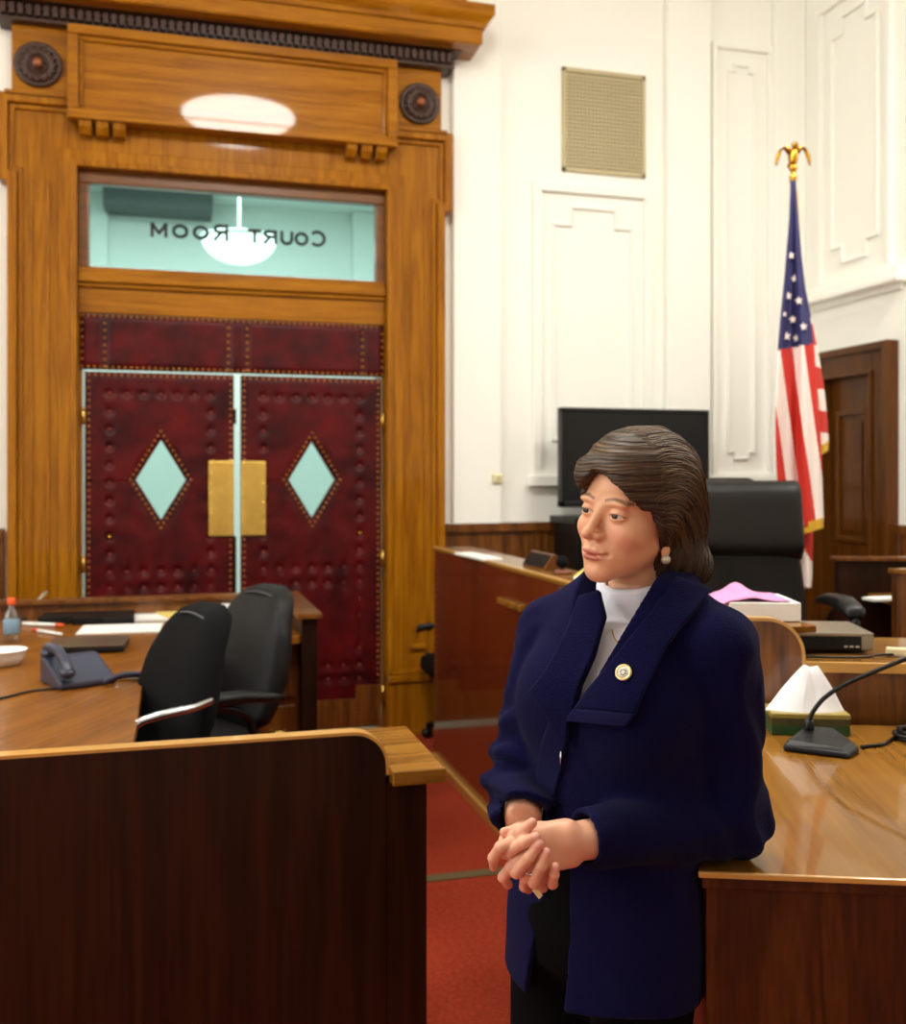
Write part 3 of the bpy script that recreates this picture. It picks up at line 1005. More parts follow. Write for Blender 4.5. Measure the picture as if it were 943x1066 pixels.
def office_chair(name, label, loc, rotz, fab, arm, group, height=1.05, wide=.24, headrest=False, recline=.17, lift=0.0):
    """desk chair facing local -Y"""
    root = thing(name, label, 'chair', loc, rotz, group)
    H = height
    b = MB()
    st = [(.16, .43, .19, .02, 0), (.155, .435, .225, .03, 0)]
    b = MB()
    R = []
    for y, hw, zc, t in ((-.27, .17, .455, .02), (-.255, .215, .46, .042), (-.15, .245, .47, .055), (.05, .25, .465, .055), (.17, .24, .46, .05), (.21, .21, .46, .03)):
        R.append([Vector((x, y, zc + z)) for x, z in rrect(2 * hw, 2 * t, min(t * .95, .05), 4)])
    b.rings(R).build('seat', fab, root, smooth=True)
    zb = .47
    span = H - zb
    S = []
    for f in np.linspace(0, 1, 22):
        z = zb + span * f
        w = wide * (.82 + .18 * math.sin(PI * min(1, f * 1.25 + .05)) ** .7)
        if f > .66:
            w *= math.sqrt(max(0.02, 1 - ((f - .66) / .345) ** 2.4 * .90))
        if f < .06:
            w *= .8
        y = .20 + recline * f ** 1.2 + .02 * math.sin(PI * f * 2 - .4)
        t = .052 + .014 * math.sin(PI * f)
        if f > .93:
            t *= math.sqrt(max(.06, 1 - ((f - .93) / .072) ** 2))
        if f < .05:
            t *= .6
        S.append((y, z, w, t, .2))
    b = slab(MB(), S)
    back = b.build('backrest', fab, root, smooth=True)
    # piping along both side seams
    b = MB()
    for s in (-1, 1):
        b.tube(spline([(s * (w * .93), y - t * .62, z) for (y, z, w, t, tl) in S[1:-2:2]], 4), .004, 6)
    ts = S[-3]
    b.tube(spline([(-ts[2] * .93, ts[0] - ts[3] * .62, ts[1]), (-ts[2] * .5, ts[0] - ts[3] * .9, ts[1] + .022), (0, ts[0] - ts[3] * .95, ts[1] + .03), (ts[2] * .5, ts[0] - ts[3] * .9, ts[1] + .022), (ts[2] * .93, ts[0] - ts[3] * .62, ts[1])], 5), .004, 6)
    b.build('piping', M['piping'], back)
    if headrest:
        Q = []
        for f in np.linspace(0, 1, 12):
            z = H - .30 + .29 * f
            y = .20 + .17 * ((z - zb) / span) ** 1.3 - .045
            e = math.sqrt(max(.03, 1 - (2 * f - 1) ** 6))
            Q.append((y, z, wide * .97 * (0.97 + .03 * e), .058 * e, .15))
        slab(MB(), Q, ex=4.5).build('headrest', fab, back, smooth=True)
    for s in (-1, 1):
        if arm == 'chrome':
            b = MB()
            b.tube(spline([(s * .25, .10, .44), (s * .29, .06, .46), (s * .30, -.02, .50), (s * .30, -.02, .58)], 6) + spline([(s * .30, .0, .66), (s * .30, .035, .735), (s * .30, .09, .752), (s * .30, .14, .757), (s * .29, .22, .76), (s * .24, .30, .76)], 6), .013, 10)
            b.build('armrest', M['chrome'], root, smooth=True)
        else:
            b = MB()
            b.tube(spline([(s * .24, .12, .45), (s * .30, .10, .50), (s * .31, .06, .60), (s * .31, -.10, .655), (s * .31, -.22, .66), (s * .31, -.26, .60), (s * .31, -.20, .50), (s * .26, -.10, .44)], 6), .016, 10)
            R = []
            for y, hw, dz, t in ((-.265, .02, -.02, .012), (-.25, .034, -.006, .02), (-.12, .038, .006, .024), (.04, .036, .0, .022), (.16, .030, -.02, .018), (.22, .02, -.03, .012)):
                R.append([Vector((s * .31 + x, y, .668 + dz + z)) for x, z in rrect(2 * hw, 2 * t, t * .9, 3)])
            b.rings(R)
            b.build('armrest', M['black'], root, smooth=True)
    b = MB()
    b.lathe([(.03, .12), (.03, .40), (.05, .41), (.05, .43)], (0, 0, 0), 16)
    b.build('gas_column', M['chrome'] if arm == 'chrome' else M['black'], root)
    b = MB()
    for k in range(5):
        a = 2 * PI * k / 5 + .3
        b.tube([(0, 0, .13), (.16 * math.cos(a), .16 * math.sin(a), .11), (.28 * math.cos(a), .28 * math.sin(a), .075)], [.03, .024, .016], 8)
    b.lathe([(.001, .16), (.045, .15), (.05, .09), (.001, .085)], (0, 0, 0), 16)
    b.build('base', M['black'], root, smooth=True)
    for k in range(5):
        a = 2 * PI * k / 5 + .3
        b = MB()
        for s in (-1, 1):
            c = Vector((.28 * math.cos(a) - s * .014 * math.sin(a), .28 * math.sin(a) + s * .014 * math.cos(a), .03))
            b.ball(c, (.03, .03, .03), 10, 7)
        b.tube([(.28 * math.cos(a), .28 * math.sin(a), .04), (.28 * math.cos(a), .28 * math.sin(a), .08)], .01)
        b.build('caster', M['black'], root, smooth=True)
    if lift:
        for ch in root.children:
            if ch.name.split('.')[0] in ('seat', 'armrest'):
                ch.location.z = lift
        MB().lathe([(.022, .38), (.022, .44 + lift), (.06, .445 + lift), (.06, .46 + lift)], (0, 0, 0), 16).build('column_extension', M['black'], root)
    # lumbar bracket that carries the backrest
    MB().tube(spline([(0, .05, .41), (0, .22, .42), (0, .275, .50), (0, .275, .60)], 5), .022, 8).build('back_bracket', M['black'], root)
    return root


u, v, _ = c2r(-1.135, 3.12)
ch1 = office_chair('office_chair', 'black fabric office chair with tubular metal arm, nearest the front partition', (u, v, .15), math.radians(-66), M['black_fab'], 'chrome', None, height=1.03, recline=.24)
u, v, _ = c2r(-1.01, 3.80)
ch2 = office_chair('office_chair', 'charcoal leather office chair with black armrest behind the fabric chair', (u, v, .15), math.radians(-60), M['grey_leath'], 'black', None, height=1.02, recline=.22)
ch3 = office_chair('office_chair', 'black chair mostly hidden between the door surround and the judge bench', (1.735, 5.875, 0), math.radians(-90), M['black_fab'], 'black', None, height=1.0)

# ---- judge's bench
BU = 1.42
bn = thing('judge_bench', 'tall reddish walnut judge bench with narrow top ledge running back to the wall', 'bench', (BU, 4.0, 0))
bx = lambda p: (p[0] - BU, p[1] - 4.0, p[2])
V0, V1 = 2.30, 5.52
MB().box(bx((BU, V0, 0)), bx((BU + .045, V1, 1.195))).build('front_panel', M['bench_v'], bn, .002)
b = MB()
b.box(bx((BU - .006, V0, 1.195)), bx((BU + .21, V1, 1.213)))
b.build('top_ledge', M['top_d'], bn, .002)
b = MB()
b.box(bx((BU - .007, V0, 1.206)), bx((BU + .006, V1, 1.219)))
b.build('edge_band', M['edge'], bn, .003)
MB().box(bx((BU - .022, V0, 0)), bx((BU, V1, .055))).build('baseboard', M['edge'], bn, .004)
b = MB()
b.box(bx((BU + .045, V1 - .04, 0)), bx((BU + .35, V1, 1.195)))
b.build('far_end_panel', M['bench_v'], bn, .002)
b = MB().box(bx((BU + .045, V0 + .5, .99)), bx((BU + .75, V1 - .05, 1.02)))
b.build('inner_worktop', M['top_d'], bn, .003)
b = MB()
b.box(bx((BU - .03, 3.975, 1.04)), bx((BU, 4.285, 1.072)))
b.build('pull_handle', M['top_h'], bn, .008)
# near end panel with rounded corner, turned towards the witness desk
DROT = -(YAW + math.radians(5.73))
du, dv, _ = c2r(.4015, 1.60)
Dm = Matrix.Translation((du, dv, 0)) @ Matrix.Rotation(DROT, 4, 'Z')


def dl(x, y, z=0.0):
    return Dm @ Vector((x, y, z))


b = MB()
prof = [(.16, 0), (.388, 0), (.388, 1.15)] + [(.388 - .09 + .09 * math.cos(a), 1.15 + .09 * math.sin(a)) for a in np.linspace(0, PI / 2, 10)] + [(.16, 1.24)]
b.prism(prof, lambda a, z, d: dl(a, d, z) - Vector((BU, 4.0, 0)), 1.0, 1.035)
b.build('near_end_panel', M['panel_mid'], bn, .002)
b = MB()
po = [(.392, .985)] + [(.388 - .09 + .095 * math.cos(a), 1.15 + .095 * math.sin(a)) for a in np.linspace(0, PI / 2, 12)] + [(.16, 1.245)]
pi_ = [(.386, .985)] + [(.388 - .09 + .087 * math.cos(a), 1.15 + .087 * math.sin(a)) for a in np.linspace(0, PI / 2, 12)] + [(.16, 1.237)]
b.prism(po + pi_[::-1], lambda a, z, d: dl(a, d, z) - Vector((BU, 4.0, 0)), .998, 1.037)
b.build('end_edge_band', M['edge'], bn)

# raised floor behind the bench
b = MB()
b.box((BU + .06, 2.98, 0), (UR - .06, 5.36, .35)).box((2.24, 5.36, 0), (UR - .06, VW - .06, .35))
struct(tag(b.build('floor_dais', M['carpet']), 'raised carpeted dais behind the judge bench', 'platform'))

# ---- witness desk in the right foreground
wd = thing('witness_desk', 'glossy brown witness desk in the right foreground under the leaning elbow', 'desk', (du, dv, 0), DROT)
WOD = dict(dark=srgb(30, 12, 3), mid=srgb(66, 30, 8), light=srgb(92, 50, 16))
M['desk_face'] = wood('witness_desk_upright', axis='Z', freq=9, stretch=9, rough=.35, coat=.1, spec=.3, contrast=.7, **WOD)
MB().box((-.008, -.010, .953), (1.35, .99, .971)).build('top_apron', M['desk_face'], wd, .002)
b = MB().box((-.012, -.010, .971), (1.35, .995, .98))
b.build('desk_top', M['top_d'], wd, .003)
MB().box((-.014, -.016, .9715), (1.35, -.008, .981)).build('edge_band', M['edge'], wd, .002)
MB().box((0, 0, 0), (1.34, .03, .953)).build('front_panel', M['desk_face'], wd, .002)
MB().box((0, .03, 0), (.03, .99, .953)).build('side_panel', M['desk_face'], wd, .002)
MB().box((1.31, .03, 0), (1.34, .99, .953)).build('side_panel', M['desk_face'], wd, .002)

# ---- raised counter behind it
ct = thing('counter', 'raised brown counter behind the witness desk carrying the disc player', 'counter', (du, dv, 0), DROT)
MB().box((.392, 1.03, 0), (1.6, 1.06, 1.108)).build('front_panel', M['panel_mid'], ct, .002)
MB().box((.392, 1.018, 1.108), (1.6, 1.46, 1.130)).build('counter_top', M['top_h'], ct, .002)
MB().box((.392, 1.012, 1.106), (1.6, 1.022, 1.133)).build('edge_band', M['edge'], ct, .002)
MB().box((.60, 1.43, 0), (1.6, 1.46, 1.108)).build('back_panel', M['walnut_v'], ct)

# ---- high-backed chair, dais
u, v, _ = c2r(1.012, 3.52)
jc = office_chair('executive_chair', 'tall black leather judge chair with headrest behind the woman', (u, v, .35), math.radians(-23), M['black_leath'], 'black', None, height=1.25, wide=.262, headrest=True, lift=.16)

# ---- low partitions at the far right
def cbox(b, X0, Y0, X1, Y1, z0, z1):
    b.box((X0, Y0, z0), (X1, Y1, z1), 0, Matrix.Rotation(-YAW, 4, 'Z'))


sc_ = thing('side_counter', 'dark wooden side counter behind the disc player at the right edge', 'counter', (0, 0, 0.35))
b = MB(); cbox(b, 1.76, 4.62, 2.7, 4.66, 0, .872); b.build('back_panel', M['walnut_v'], sc_, .003)
b = MB(); cbox(b, 1.745, 4.605, 2.7, 4.675, .872, .89); b.build('cap', M['panel_mid'], sc_, .003)
b = MB(); cbox(b, 1.90, 4.2, 2.7, 4.62, .70, .725); b.build('shelf', M['top_h'], sc_, .003)
b = MB(); cbox(b, 1.755, 4.0, 2.5, 4.04, 0, .87); b.build('front_panel', M['panel_mid'], sc_, .003)
b = MB(); cbox(b, 1.745, 3.99, 2.5, 4.05, .87, .89); b.build('cap', M['top_h'], sc_, .003)
b = MB(); cbox(b, 2.40, 4.04, 2.44, 4.62, 0, .87); b.build('end_panel', M['walnut_v'], sc_, .003)
pp = atr(922, 617, 4.35)
MB().box((-.09, -.04, 0), (.09, .04, .012)).build('paper_pad', M['paper'], None, .001, loc=(pp.x, pp.y, 1.0755))
tag(bpy.data.objects['paper_pad'], 'small white paper pad on the shelf of the side counter', 'paper')

# ---- television on its cabinet
tv = thing('television', 'flat black television standing against the white wall behind the woman', 'television', (2.861, 5.95, 1.36))
b = MB()
W2, HT, HB = .517, 2.046 - 1.36, 1.418 - 1.36
for x0, x1, z0, z1 in ((-W2, W2, HT - .028, HT), (-W2, W2, HB, HB + .04), (-W2, -W2 + .028, HB, HT), (W2 - .028, W2, HB, HT)):
    b.box((x0, -.045, z0), (x1, .03, z1))
b.box((-W2 + .02, -.02, HB + .02), (W2 - .02, .04, HT - .02))
b.build('bezel', M['black'], tv, .005)
MB().box((-W2 + .026, -.038, HB + .038), (W2 - .026, -.03, HT - .026)).build('screen', M['screen'], tv)
b = MB()
b.prism(rrect(.5, .26, .05), lambda x, y, d: Vector((x, y, d)), 0, .02)
b.box((-.06, -.02, .02), (.06, .02, .12))
b.build('stand', M['black'], tv, .003)
cb = thing('television_cabinet', 'black cabinet carrying the television', 'cabinet', (2.80, 5.94, .35))
b = MB()
b.box((-.42, -.2, .05), (.52, .2, .96)).box((-.44, -.22, .96), (.54, .22, 1.01)).box((-.40, -.18, 0), (.50, .18, .05))
b.build('body', M['black'], cb, .006)
for x0, x1 in ((-.40, .045), (.055, .50)):
    d = MB().box((x0, -.215, .08), (x1, -.2, .94)).build('door', M['black'], cb, .003)
    MB().tube([(x1 - .05 if x0 < 0 else x0 + .05, -.222, .50), (x1 - .05 if x0 < 0 else x0 + .05, -.222, .60)], .006).build('handle', M['chrome'], d)

# ================================================================== SMALL THINGS
# ---- on the clerk desk (top at 0.90)
ZD = .9015


def onz(px, py, z):
    Y = (CAMH - z) * FPX / (py - HYP)
    p = vp(px, py, Y)
    return Vector(c2r(p[0], p[1], z))


# telephone
p = onz(78, 711, ZD)
ph = thing('telephone', 'slate blue desk telephone with its handset on the clerk desk', 'telephone', p, math.radians(25))
b = MB()
b.prism([(-.10, 0), (.10, 0), (.10, .022), (.055, .04), (-.06, .085), (-.10, .088)], lambda y, z, d: Vector((d, -y, z)), -.085, .105)
b.build('body', M['phone'], ph, .008)
b = MB()
for i in range(4):
    for j in range(3):
        yy = -.035 + .026 * i
        zz = .074 - (yy + .06) * .39
        b.box((-.005 + .028 * j, -yy - .009, zz), (.015 + .028 * j, -yy + .009, zz + .006))
b.build('keypad', M['phone_key'], ph)
b = MB()
b.tube(spline([(-.058, .115, .098), (-.058, .085, .118), (-.058, 0, .118), (-.058, -.075, .085), (-.058, -.105, .058)], 6), .017, 10)
b.ball((-.058, .095, .095), (.026, .032, .02), 12, 8).ball((-.058, -.09, .055), (.026, .032, .02), 12, 8)
b.build('handset', M['phone'], ph, smooth=True)
# its coiled cord
Mi = (Matrix.Translation(p) @ Matrix.Rotation(math.radians(25), 4, 'Z')).inverted()
a0 = onz(108, 712, ZD + .012); a1 = onz(150, 704, ZD + .012)
b = MB()
pts = []
for k in range(181):
    t = k / 180
    c = a0.lerp(a1, t) + Vector((0, 0, .012 * math.sin(PI * t) + .004))
    a = 2 * PI * 20 * t
    pts.append(Mi @ (c + Vector((0, .008 * math.cos(a), .008 * math.sin(a)))))
b.tube(pts, .0042, 6)
b.build('coiled_cord', M['phone'], ph, smooth=True)
b = MB()
b.tube(spline([onz(-60, 738, ZD + .003), onz(0, 727, ZD + .003), onz(35, 719, ZD + .003), onz(72, 715.5, ZD + .003)], 8), .004, 6)
tag(b.build('power_cable', M['black'], None, smooth=True), 'thin dark cable lying across the clerk desk below the telephone', 'cable')


def sheet(name, label, px, py, w, d, rot, mat, h=.003, z=ZD, cat='paper', group=None, curl=0.0):
    p = onz(px, py, z)
    b = MB()
    n = 8
    R = []
    for i in range(n + 1):
        x = -w / 2 + w * i / n
        dz = curl * ((2 * i / n - 1) ** 2)
        R.append([Vector((x, -d / 2, dz)), Vector((x, d / 2, dz)), Vector((x, d / 2, dz + h)), Vector((x, -d / 2, dz + h))])
    b.rings(R, True, True, 0, False)
    o = b.build(name, mat, None, 0, loc=p)
    o.rotation_euler = (0, 0, rot)
    return tag(o, label, cat, group)


sheet('document', 'wide white document lying open on the clerk desk', 126, 655, .36, .26, -.05, M['paper'], .006)
sheet('document', 'small white note behind the open document on the clerk desk', 155, 643.5, .16, .24, .1, M['paper'], .012)
sheet('envelope', 'yellowish envelope leaning by the black fabric chair on the clerk desk', 182, 642.5, .13, .22, .3, M['yellow'], .02)
sheet('document', 'white paper stack just left of the charcoal leather chair back', 247, 638, .16, .34, -.1, M['paper'], .05)
p = onz(92, 676, ZD)
lt = thing('laptop', 'closed dark flat laptop on the clerk desk behind the telephone', 'laptop', p, math.radians(-3))
MB().box((-.15, -.115, .004), (.15, .125, .022)).build('base', M['black'], lt, .005)
MB().box((-.15, -.115, .023), (.15, .125, .036)).build('lid', plain('brown_grey_lid', srgb(84, 70, 56), .35), lt, .005)
MB().box((-.13, -.1, 0), (.13, .11, .004)).build('foot', M['black'], lt)
for k, (px, lab) in enumerate(((62, 'leftmost of three dark binders along the desk back'), (95, 'middle of three dark binders along the desk back'), (124, 'rightmost of three dark binders along the desk back'))):
    p = onz(px, 645.5, ZD)
    bd = thing('binder', lab, 'binder', p, math.radians(-4 + 3 * k), 'dark binders at the back of the clerk desk')
    b = MB()
    b.box((-.072, -.15, 0), (.072, .11, .004)).box((-.072, -.15, .031), (.072, .11, .035)).box((-.072, -.154, 0), (.072, -.15, .035))
    b.build('cover', M['black'], bd, .002)
    MB().box((-.066, -.145, .005), (.066, .105, .030)).build('pages', plain('aged_pages', srgb(96, 84, 70), .8), bd)
# bottle with orange cap
p = onz(12, 668, ZD)
bt = thing('bottle', 'clear plastic bottle with an orange cap at the left edge', 'bottle', p)
MB().lathe([(.001, 0), (.03, .002), (.033, .01), (.033, .10), (.030, .115), (.016, .14), (.0135, .15), (.0135, .165), (.001, .166)], (0, 0, 0), 24).build('body', M['clear'], bt, smooth=True)
MB().lathe([(.0335, .035), (.0342, .036), (.0342, .095), (.0335, .096)], (0, 0, 0), 24).build('label_band', M['blue_lab'], bt, smooth=True)
MB().lathe([(.001, .158), (.0175, .158), (.018, .162), (.018, .183), (.016, .187), (.001, .187)], (0, 0, 0), 24).build('cap', M['orange'], bt)


def pencil(label, p0, p1, mat, tip, rad=.005, name='marker_pen'):
    o = thing(name, label, 'pen', p0)
    d = Vector(p1) - Vector(p0)
    MB().tube([Vector((0, 0, rad)), d * .82 + Vector((0, 0, rad))], rad, 8).build('barrel', mat, o, smooth=True)
    MB().tube([d * .82 + Vector((0, 0, rad)), d + Vector((0, 0, rad))], [rad * 1.1, rad * .9], 8).build('cap', tip, o, smooth=True)


pencil('white marker pen with a red cap beside the bottle', onz(24, 651, ZD), onz(66, 653, ZD), M['paper'], M['orange'], .009)
pencil('white pen with red tip lying in front of the marker', onz(64, 662, ZD), onz(34, 657, ZD), M['paper'], M['fl_red'], .007)
# dark pen standing aslant in a holder
p = onz(26, 645, ZD)
hp = thing('pen_holder', 'dark pen holder with a slanted pen beside the bottle', 'pen holder', p)
MB().lathe([(.001, 0), (.028, 0), (.028, .012), (.012, .022), (.008, .03), (.001, .031)], (0, 0, 0), 18).build('base', M['black'], hp, smooth=True)
MB().tube([(0, 0, .028), (.10, .02, .135)], [.006, .009], 8).build('pen', M['silver'], hp, smooth=True)
# crumpled plastic tray at the left edge
p = onz(3, 692, ZD)
b = MB()
b.lathe([(.001, .002), (.06, .002), (.075, .03), (.085, .055), (.088, .057), (.081, .055), (.071, .03), (.056, .006), (.001, .006)], (0, 0, 0), 22)
o = b.build('bowl', M['paper'], None, smooth=True, loc=p)
tag(o, 'shallow white bowl at the left edge beside the telephone', 'bowl')

# ---- on the judge's bench (ledge at 1.213)
ZB = 1.2145
sheet('document', 'loose white papers on the far end of the judge bench ledge', 497, 580, .10, .42, .05, M['paper'], .010, ZB)
pa = onz(541, 588, ZB)
np_ = thing('name_plate', 'dark name plate in a wooden wedge on the judge bench ledge', 'name plate', (pa.x + .06, 4.13, ZB))
b = MB()
b.prism([(-.045, 0), (.06, 0), (.012, .062), (-.004, .062)], lambda x, z, d: Vector((x, d, z)), -.14, .14)
b.build('wedge', M['panel_mid'], np_, .003)
b = MB()
q0, q1 = Vector((-.042, 0, .007)), Vector((-.007, 0, .057))
nrm = Vector((-.8, 0, .56)).normalized()
R = [[q0 + nrm * .0005 + Vector((0, y, 0)), q1 + nrm * .0005 + Vector((0, y, 0)), q1 + nrm * .003 + Vector((0, y, 0)), q0 + nrm * .003 + Vector((0, y, 0))] for y in (-.125, .125)]
b.rings(R, True, True, 0, False).build('plate', M['black'], np_)
p = onz(578, 597, ZB)
mc = thing('bench_microphone', 'black foam ball microphone on the judge bench ledge', 'microphone', (p.x + .03, p.y, ZB))
MB().lathe([(.001, 0), (.04, 0), (.042, .006), (.02, .016), (.001, .018)], (0, 0, 0), 18).build('base', M['trimwood'], mc, smooth=True)
MB().tube([(0, 0, .014), (0, 0, .03)], .006).build('stem', M['black'], mc)
MB().ball((0, 0, .046), (.027, .027, .025), 16, 10).build('foam_ball', M['black_fab'], mc, smooth=True)
p = onz(600, 601, ZB)
b = MB()
b.rings([[Vector((-.04, -.06, 0)), Vector((.04, -.06, 0)), Vector((.04, .06, 0)), Vector((-.04, .06, 0))], [Vector((-.012, -.008, .035)), Vector((.01, -.008, .038)), Vector((.01, .012, .036)), Vector((-.012, .012, .035))]], True, True, 0, False)
o = b.build('folded_note', M['yellow'], None, .002, loc=(p.x + .05, p.y, ZB))
tag(o, 'folded yellow note standing beside the foam ball microphone', 'note')
sheet('document', 'white paper on the bench ledge beside the chin of the woman', 622, 606, .12, .22, -.1, M['paper'], .012, ZB)
# pink-covered stack near the chair
p = atr(783, 640, 2.78)
st = thing('paper_stack', 'white paper stack under a pink sheet beside the judge chair', 'paper', (p.x, p.y, ZB), DROT + .06)
MB().box((-.075, -.06, 0), (.115, .16, .05)).build('pages', M['paper'], st, .002)
b = MB()
nx = 16
G = []
for i in range(nx + 1):
    row = []
    for j in range(9):
        x = -.11 + .20 * i / nx; y = -.055 + .20 * j / 8
        z = .053 + .030 * math.exp(-((x + .012) / .035) ** 2) * (.3 + .7 * j / 8) - .018 * max(0, (-x - .075)) / .035
        row.append((x, y, z))
    G.append(row)
R = [[Vector(q) for q in r] + [Vector((q[0], q[1], q[2] + .002)) for q in r[::-1]] for r in G]
b.rings(R, True, True, 0, True).build('pink_sheet', M['pink'], st)

# ---- on the counter: disc player, cables, plug
dvd = thing('disc_player', 'flat silver disc player on the raised counter', 'disc player', dl(.45, 1.16, 1.1335), DROT)
b = MB()
b.box((-.15, -.005, .006), (.155, .215, .044))
b.build('body', M['black'], dvd, .003)
b = MB()
b.box((-.152, -.008, .044), (.157, .218, .054)).box((.125, -.009, .008), (.157, -.004, .046))
b.build('top_cover', M['silver'], dvd, .003)
b = MB()
b.box((-.10, -.0085, .024), (.06, -.005, .036))
b.build('disc_tray', M['screen'], dvd, .001)
b = MB()
for x in (.085, .10, .115):
    b.box((x - .005, -.009, .015), (x + .005, -.005, .02))
b.build('buttons', M['chrome'], dvd)
for x in (-.12, .13):
    for y in (.02, .19):
        MB().lathe([(.001, 0), (.012, 0), (.012, .007), (.001, .007)], (x, y, 0), 12).build('foot', M['black'], dvd)
zc = 1.1345
b = MB()
b.tube(spline([dl(.36, 1.075, zc + .004), dl(.45, 1.06, zc + .003), dl(.56, 1.07, zc + .003), dl(.60, 1.10, zc + .004), dl(.66, 1.12, zc + .004)], 8), .0035, 6)
tag(b.build('cable', M['black'], None, smooth=True), 'thin black cable lying along the front of the disc player', 'cable')
pg = thing('cable_plug', 'cream and black cable plug right of the disc player', 'plug', dl(.68, 1.12, zc), DROT - .2)
MB().box((-.05, -.014, 0), (.01, .014, .02)).build('socket', plain('cream_socket', srgb(214, 200, 160), .5), pg, .004)
MB().lathe([(.001, .0), (.008, .001), (.012, .01), (.012, .05), (.006, .07), (.001, .071)], (.01, 0, .013), 12, axis='X').build('plug_body', M['black'], pg, smooth=True)
MB().tube(spline([(.08, 0, .012), (.14, -.01, .006), (.22, .02, .004), (.34, .0, .004)], 6), .005, 8).build('lead', plain('cream_lead', srgb(206, 196, 168), .5), pg, smooth=True)

# ---- on the witness desk (top at 0.98)
ZW = .9805
tb = thing('tissue_box', 'green and gold tissue box with a white tissue on the witness desk', 'tissue box', dl(.375, .925, ZW), DROT)
MB().box((-.092, -.055, 0), (.092, .055, .022)).build('lower_carton', M['green_box'], tb, .002)
b = MB()
b.box((-.092, -.055, .022), (.092, .055, .04))
b.build('pattern_band', plain('leaf_pattern', srgb(62, 60, 26), .5, noise=.8, nscale=120), tb, .001)
MB().box((-.093, -.056, .04), (.093, .056, .052)).build('gold_top', M['gold_box'], tb, .002)
b = MB()
R = []
n = 40
for i in range(13):
    t = i / 12
    ring = []
    for k in range(n):
        a = 2 * PI * k / n
        w = .088 * (1 - t) ** .9 + .016 * t ** 2 + .004
        d = .040 * (1 - t) ** .8 + .004
        tri = abs(((5 * a / (2 * PI) + .30 + .16 * t) % 1) * 2 - 1) - .5
        tri2 = abs(((3 * a / (2 * PI) + .1) % 1) * 2 - 1) - .5
        f = 1 + (.34 * tri + .22 * tri2) * min(1, .3 + 1.2 * t)
        ring.append(Vector((w * f * math.cos(a) - .004 + .012 * t, d * f * math.sin(a), .050 + .104 * t + .014 * tri2 * t)))
    R.append(ring)
b.rings(R, smooth=False).build('tissue', M['tissue'], tb, smooth=False)

mk = thing('gooseneck_microphone', 'black gooseneck microphone on a wedge base on the witness desk', 'microphone', dl(.36, .74, ZW), DROT)
out = [(-.085, -.02), (.045, -.075), (.085, -.02), (.062, .075), (-.012, .085)]
b = MB()
lo = [Vector((x, y, 0)) for x, y in out]
m1 = [Vector((x, y, .012)) for x, y in out]
hi = [Vector((x * .82 + .0, y * .80 + .008, .018 + .020 * (y + .08) / .165)) for x, y in out]
b.rings([lo, m1, hi], True, True, 0, False)
b.build('base', M['black'], mk, .006, 3)
b = MB()
b.lathe([(.001, .02), (.013, .02), (.012, .045), (.009, .055), (.001, .056)], (-.008, .055, 0), 14)
b.build('socket', M['black'], mk, smooth=True)
b = MB()
b.tube(spline([(-.008, .055, .05), (.002, .056, .075), (.03, .055, .11), (.08, .05, .145), (.16, .04, .185), (.24, .03, .225), (.33, .02, .285)], 8), .0055, 8)
b.build('gooseneck', M['black'], mk, smooth=True)
b = MB()
b.tube([(.33, .02, .285), (.36, .017, .305), (.40, .012, .33)], [.008, .012, .011], 12)
b.build('microphone_head', M['black_fab'], mk, smooth=True)
b = MB()
cc = dl(.655, .87, ZW)
pts = []
for k in range(0, 241):
    t = k / 240
    a = 2 * PI * 5 * t + 2.2
    r = .078 + .006 * math.sin(7 * t * PI)
    pts.append(cc + Vector((r * 1.15 * math.cos(a) + .006 * math.sin(11 * t), r * .72 * math.sin(a), .005 + .016 * t + .002 * math.sin(17 * t))))
b.tube([dl(.46, .76, ZW + .004), dl(.52, .79, ZW + .004)] + pts, .0042, 6)
tag(b.build('cable_coil', M['black'], None, smooth=True), 'coiled black microphone cable on the witness desk at the right edge', 'cable')
ol = thing('wall_outlet', 'white outlet plate on the counter front at the right edge', 'outlet', dl(.905, 1.03, 1.045), DROT)
MB().box((-.03, -.008, -.045), (.03, -.001, .045)).build('plate', M['paper'], ol, .003)
b = MB()
for z in (-.022, .022):
    b.box((-.016, -.010, z - .012), (.016, -.008, z + .012))
b.build('socket', plain('grey_socket', srgb(160, 156, 146), .5), ol, .002)

# brass strip let into the carpet
o = MB().box((.58, 3.875, 0), (1.40, 3.935, .006)).build('trim_14', M['strip'], None, .002)
struct(o); tag(o, 'olive carpet joint strip across the aisle floor', 'strip')

# ---- flag
FY = 4.6
fu, fv, _ = c2r((825 - CXP) * FY / FPX, FY + .03)
FL = thing('flag', 'united states flag with gold fringe hanging on a pole behind the judge chair', 'flag', (fu, fv, .35))
inv = Vector((fu, fv, .35))


def fl(px, py, dY=0.0):
    return atr(px, py, FY + dY) - inv


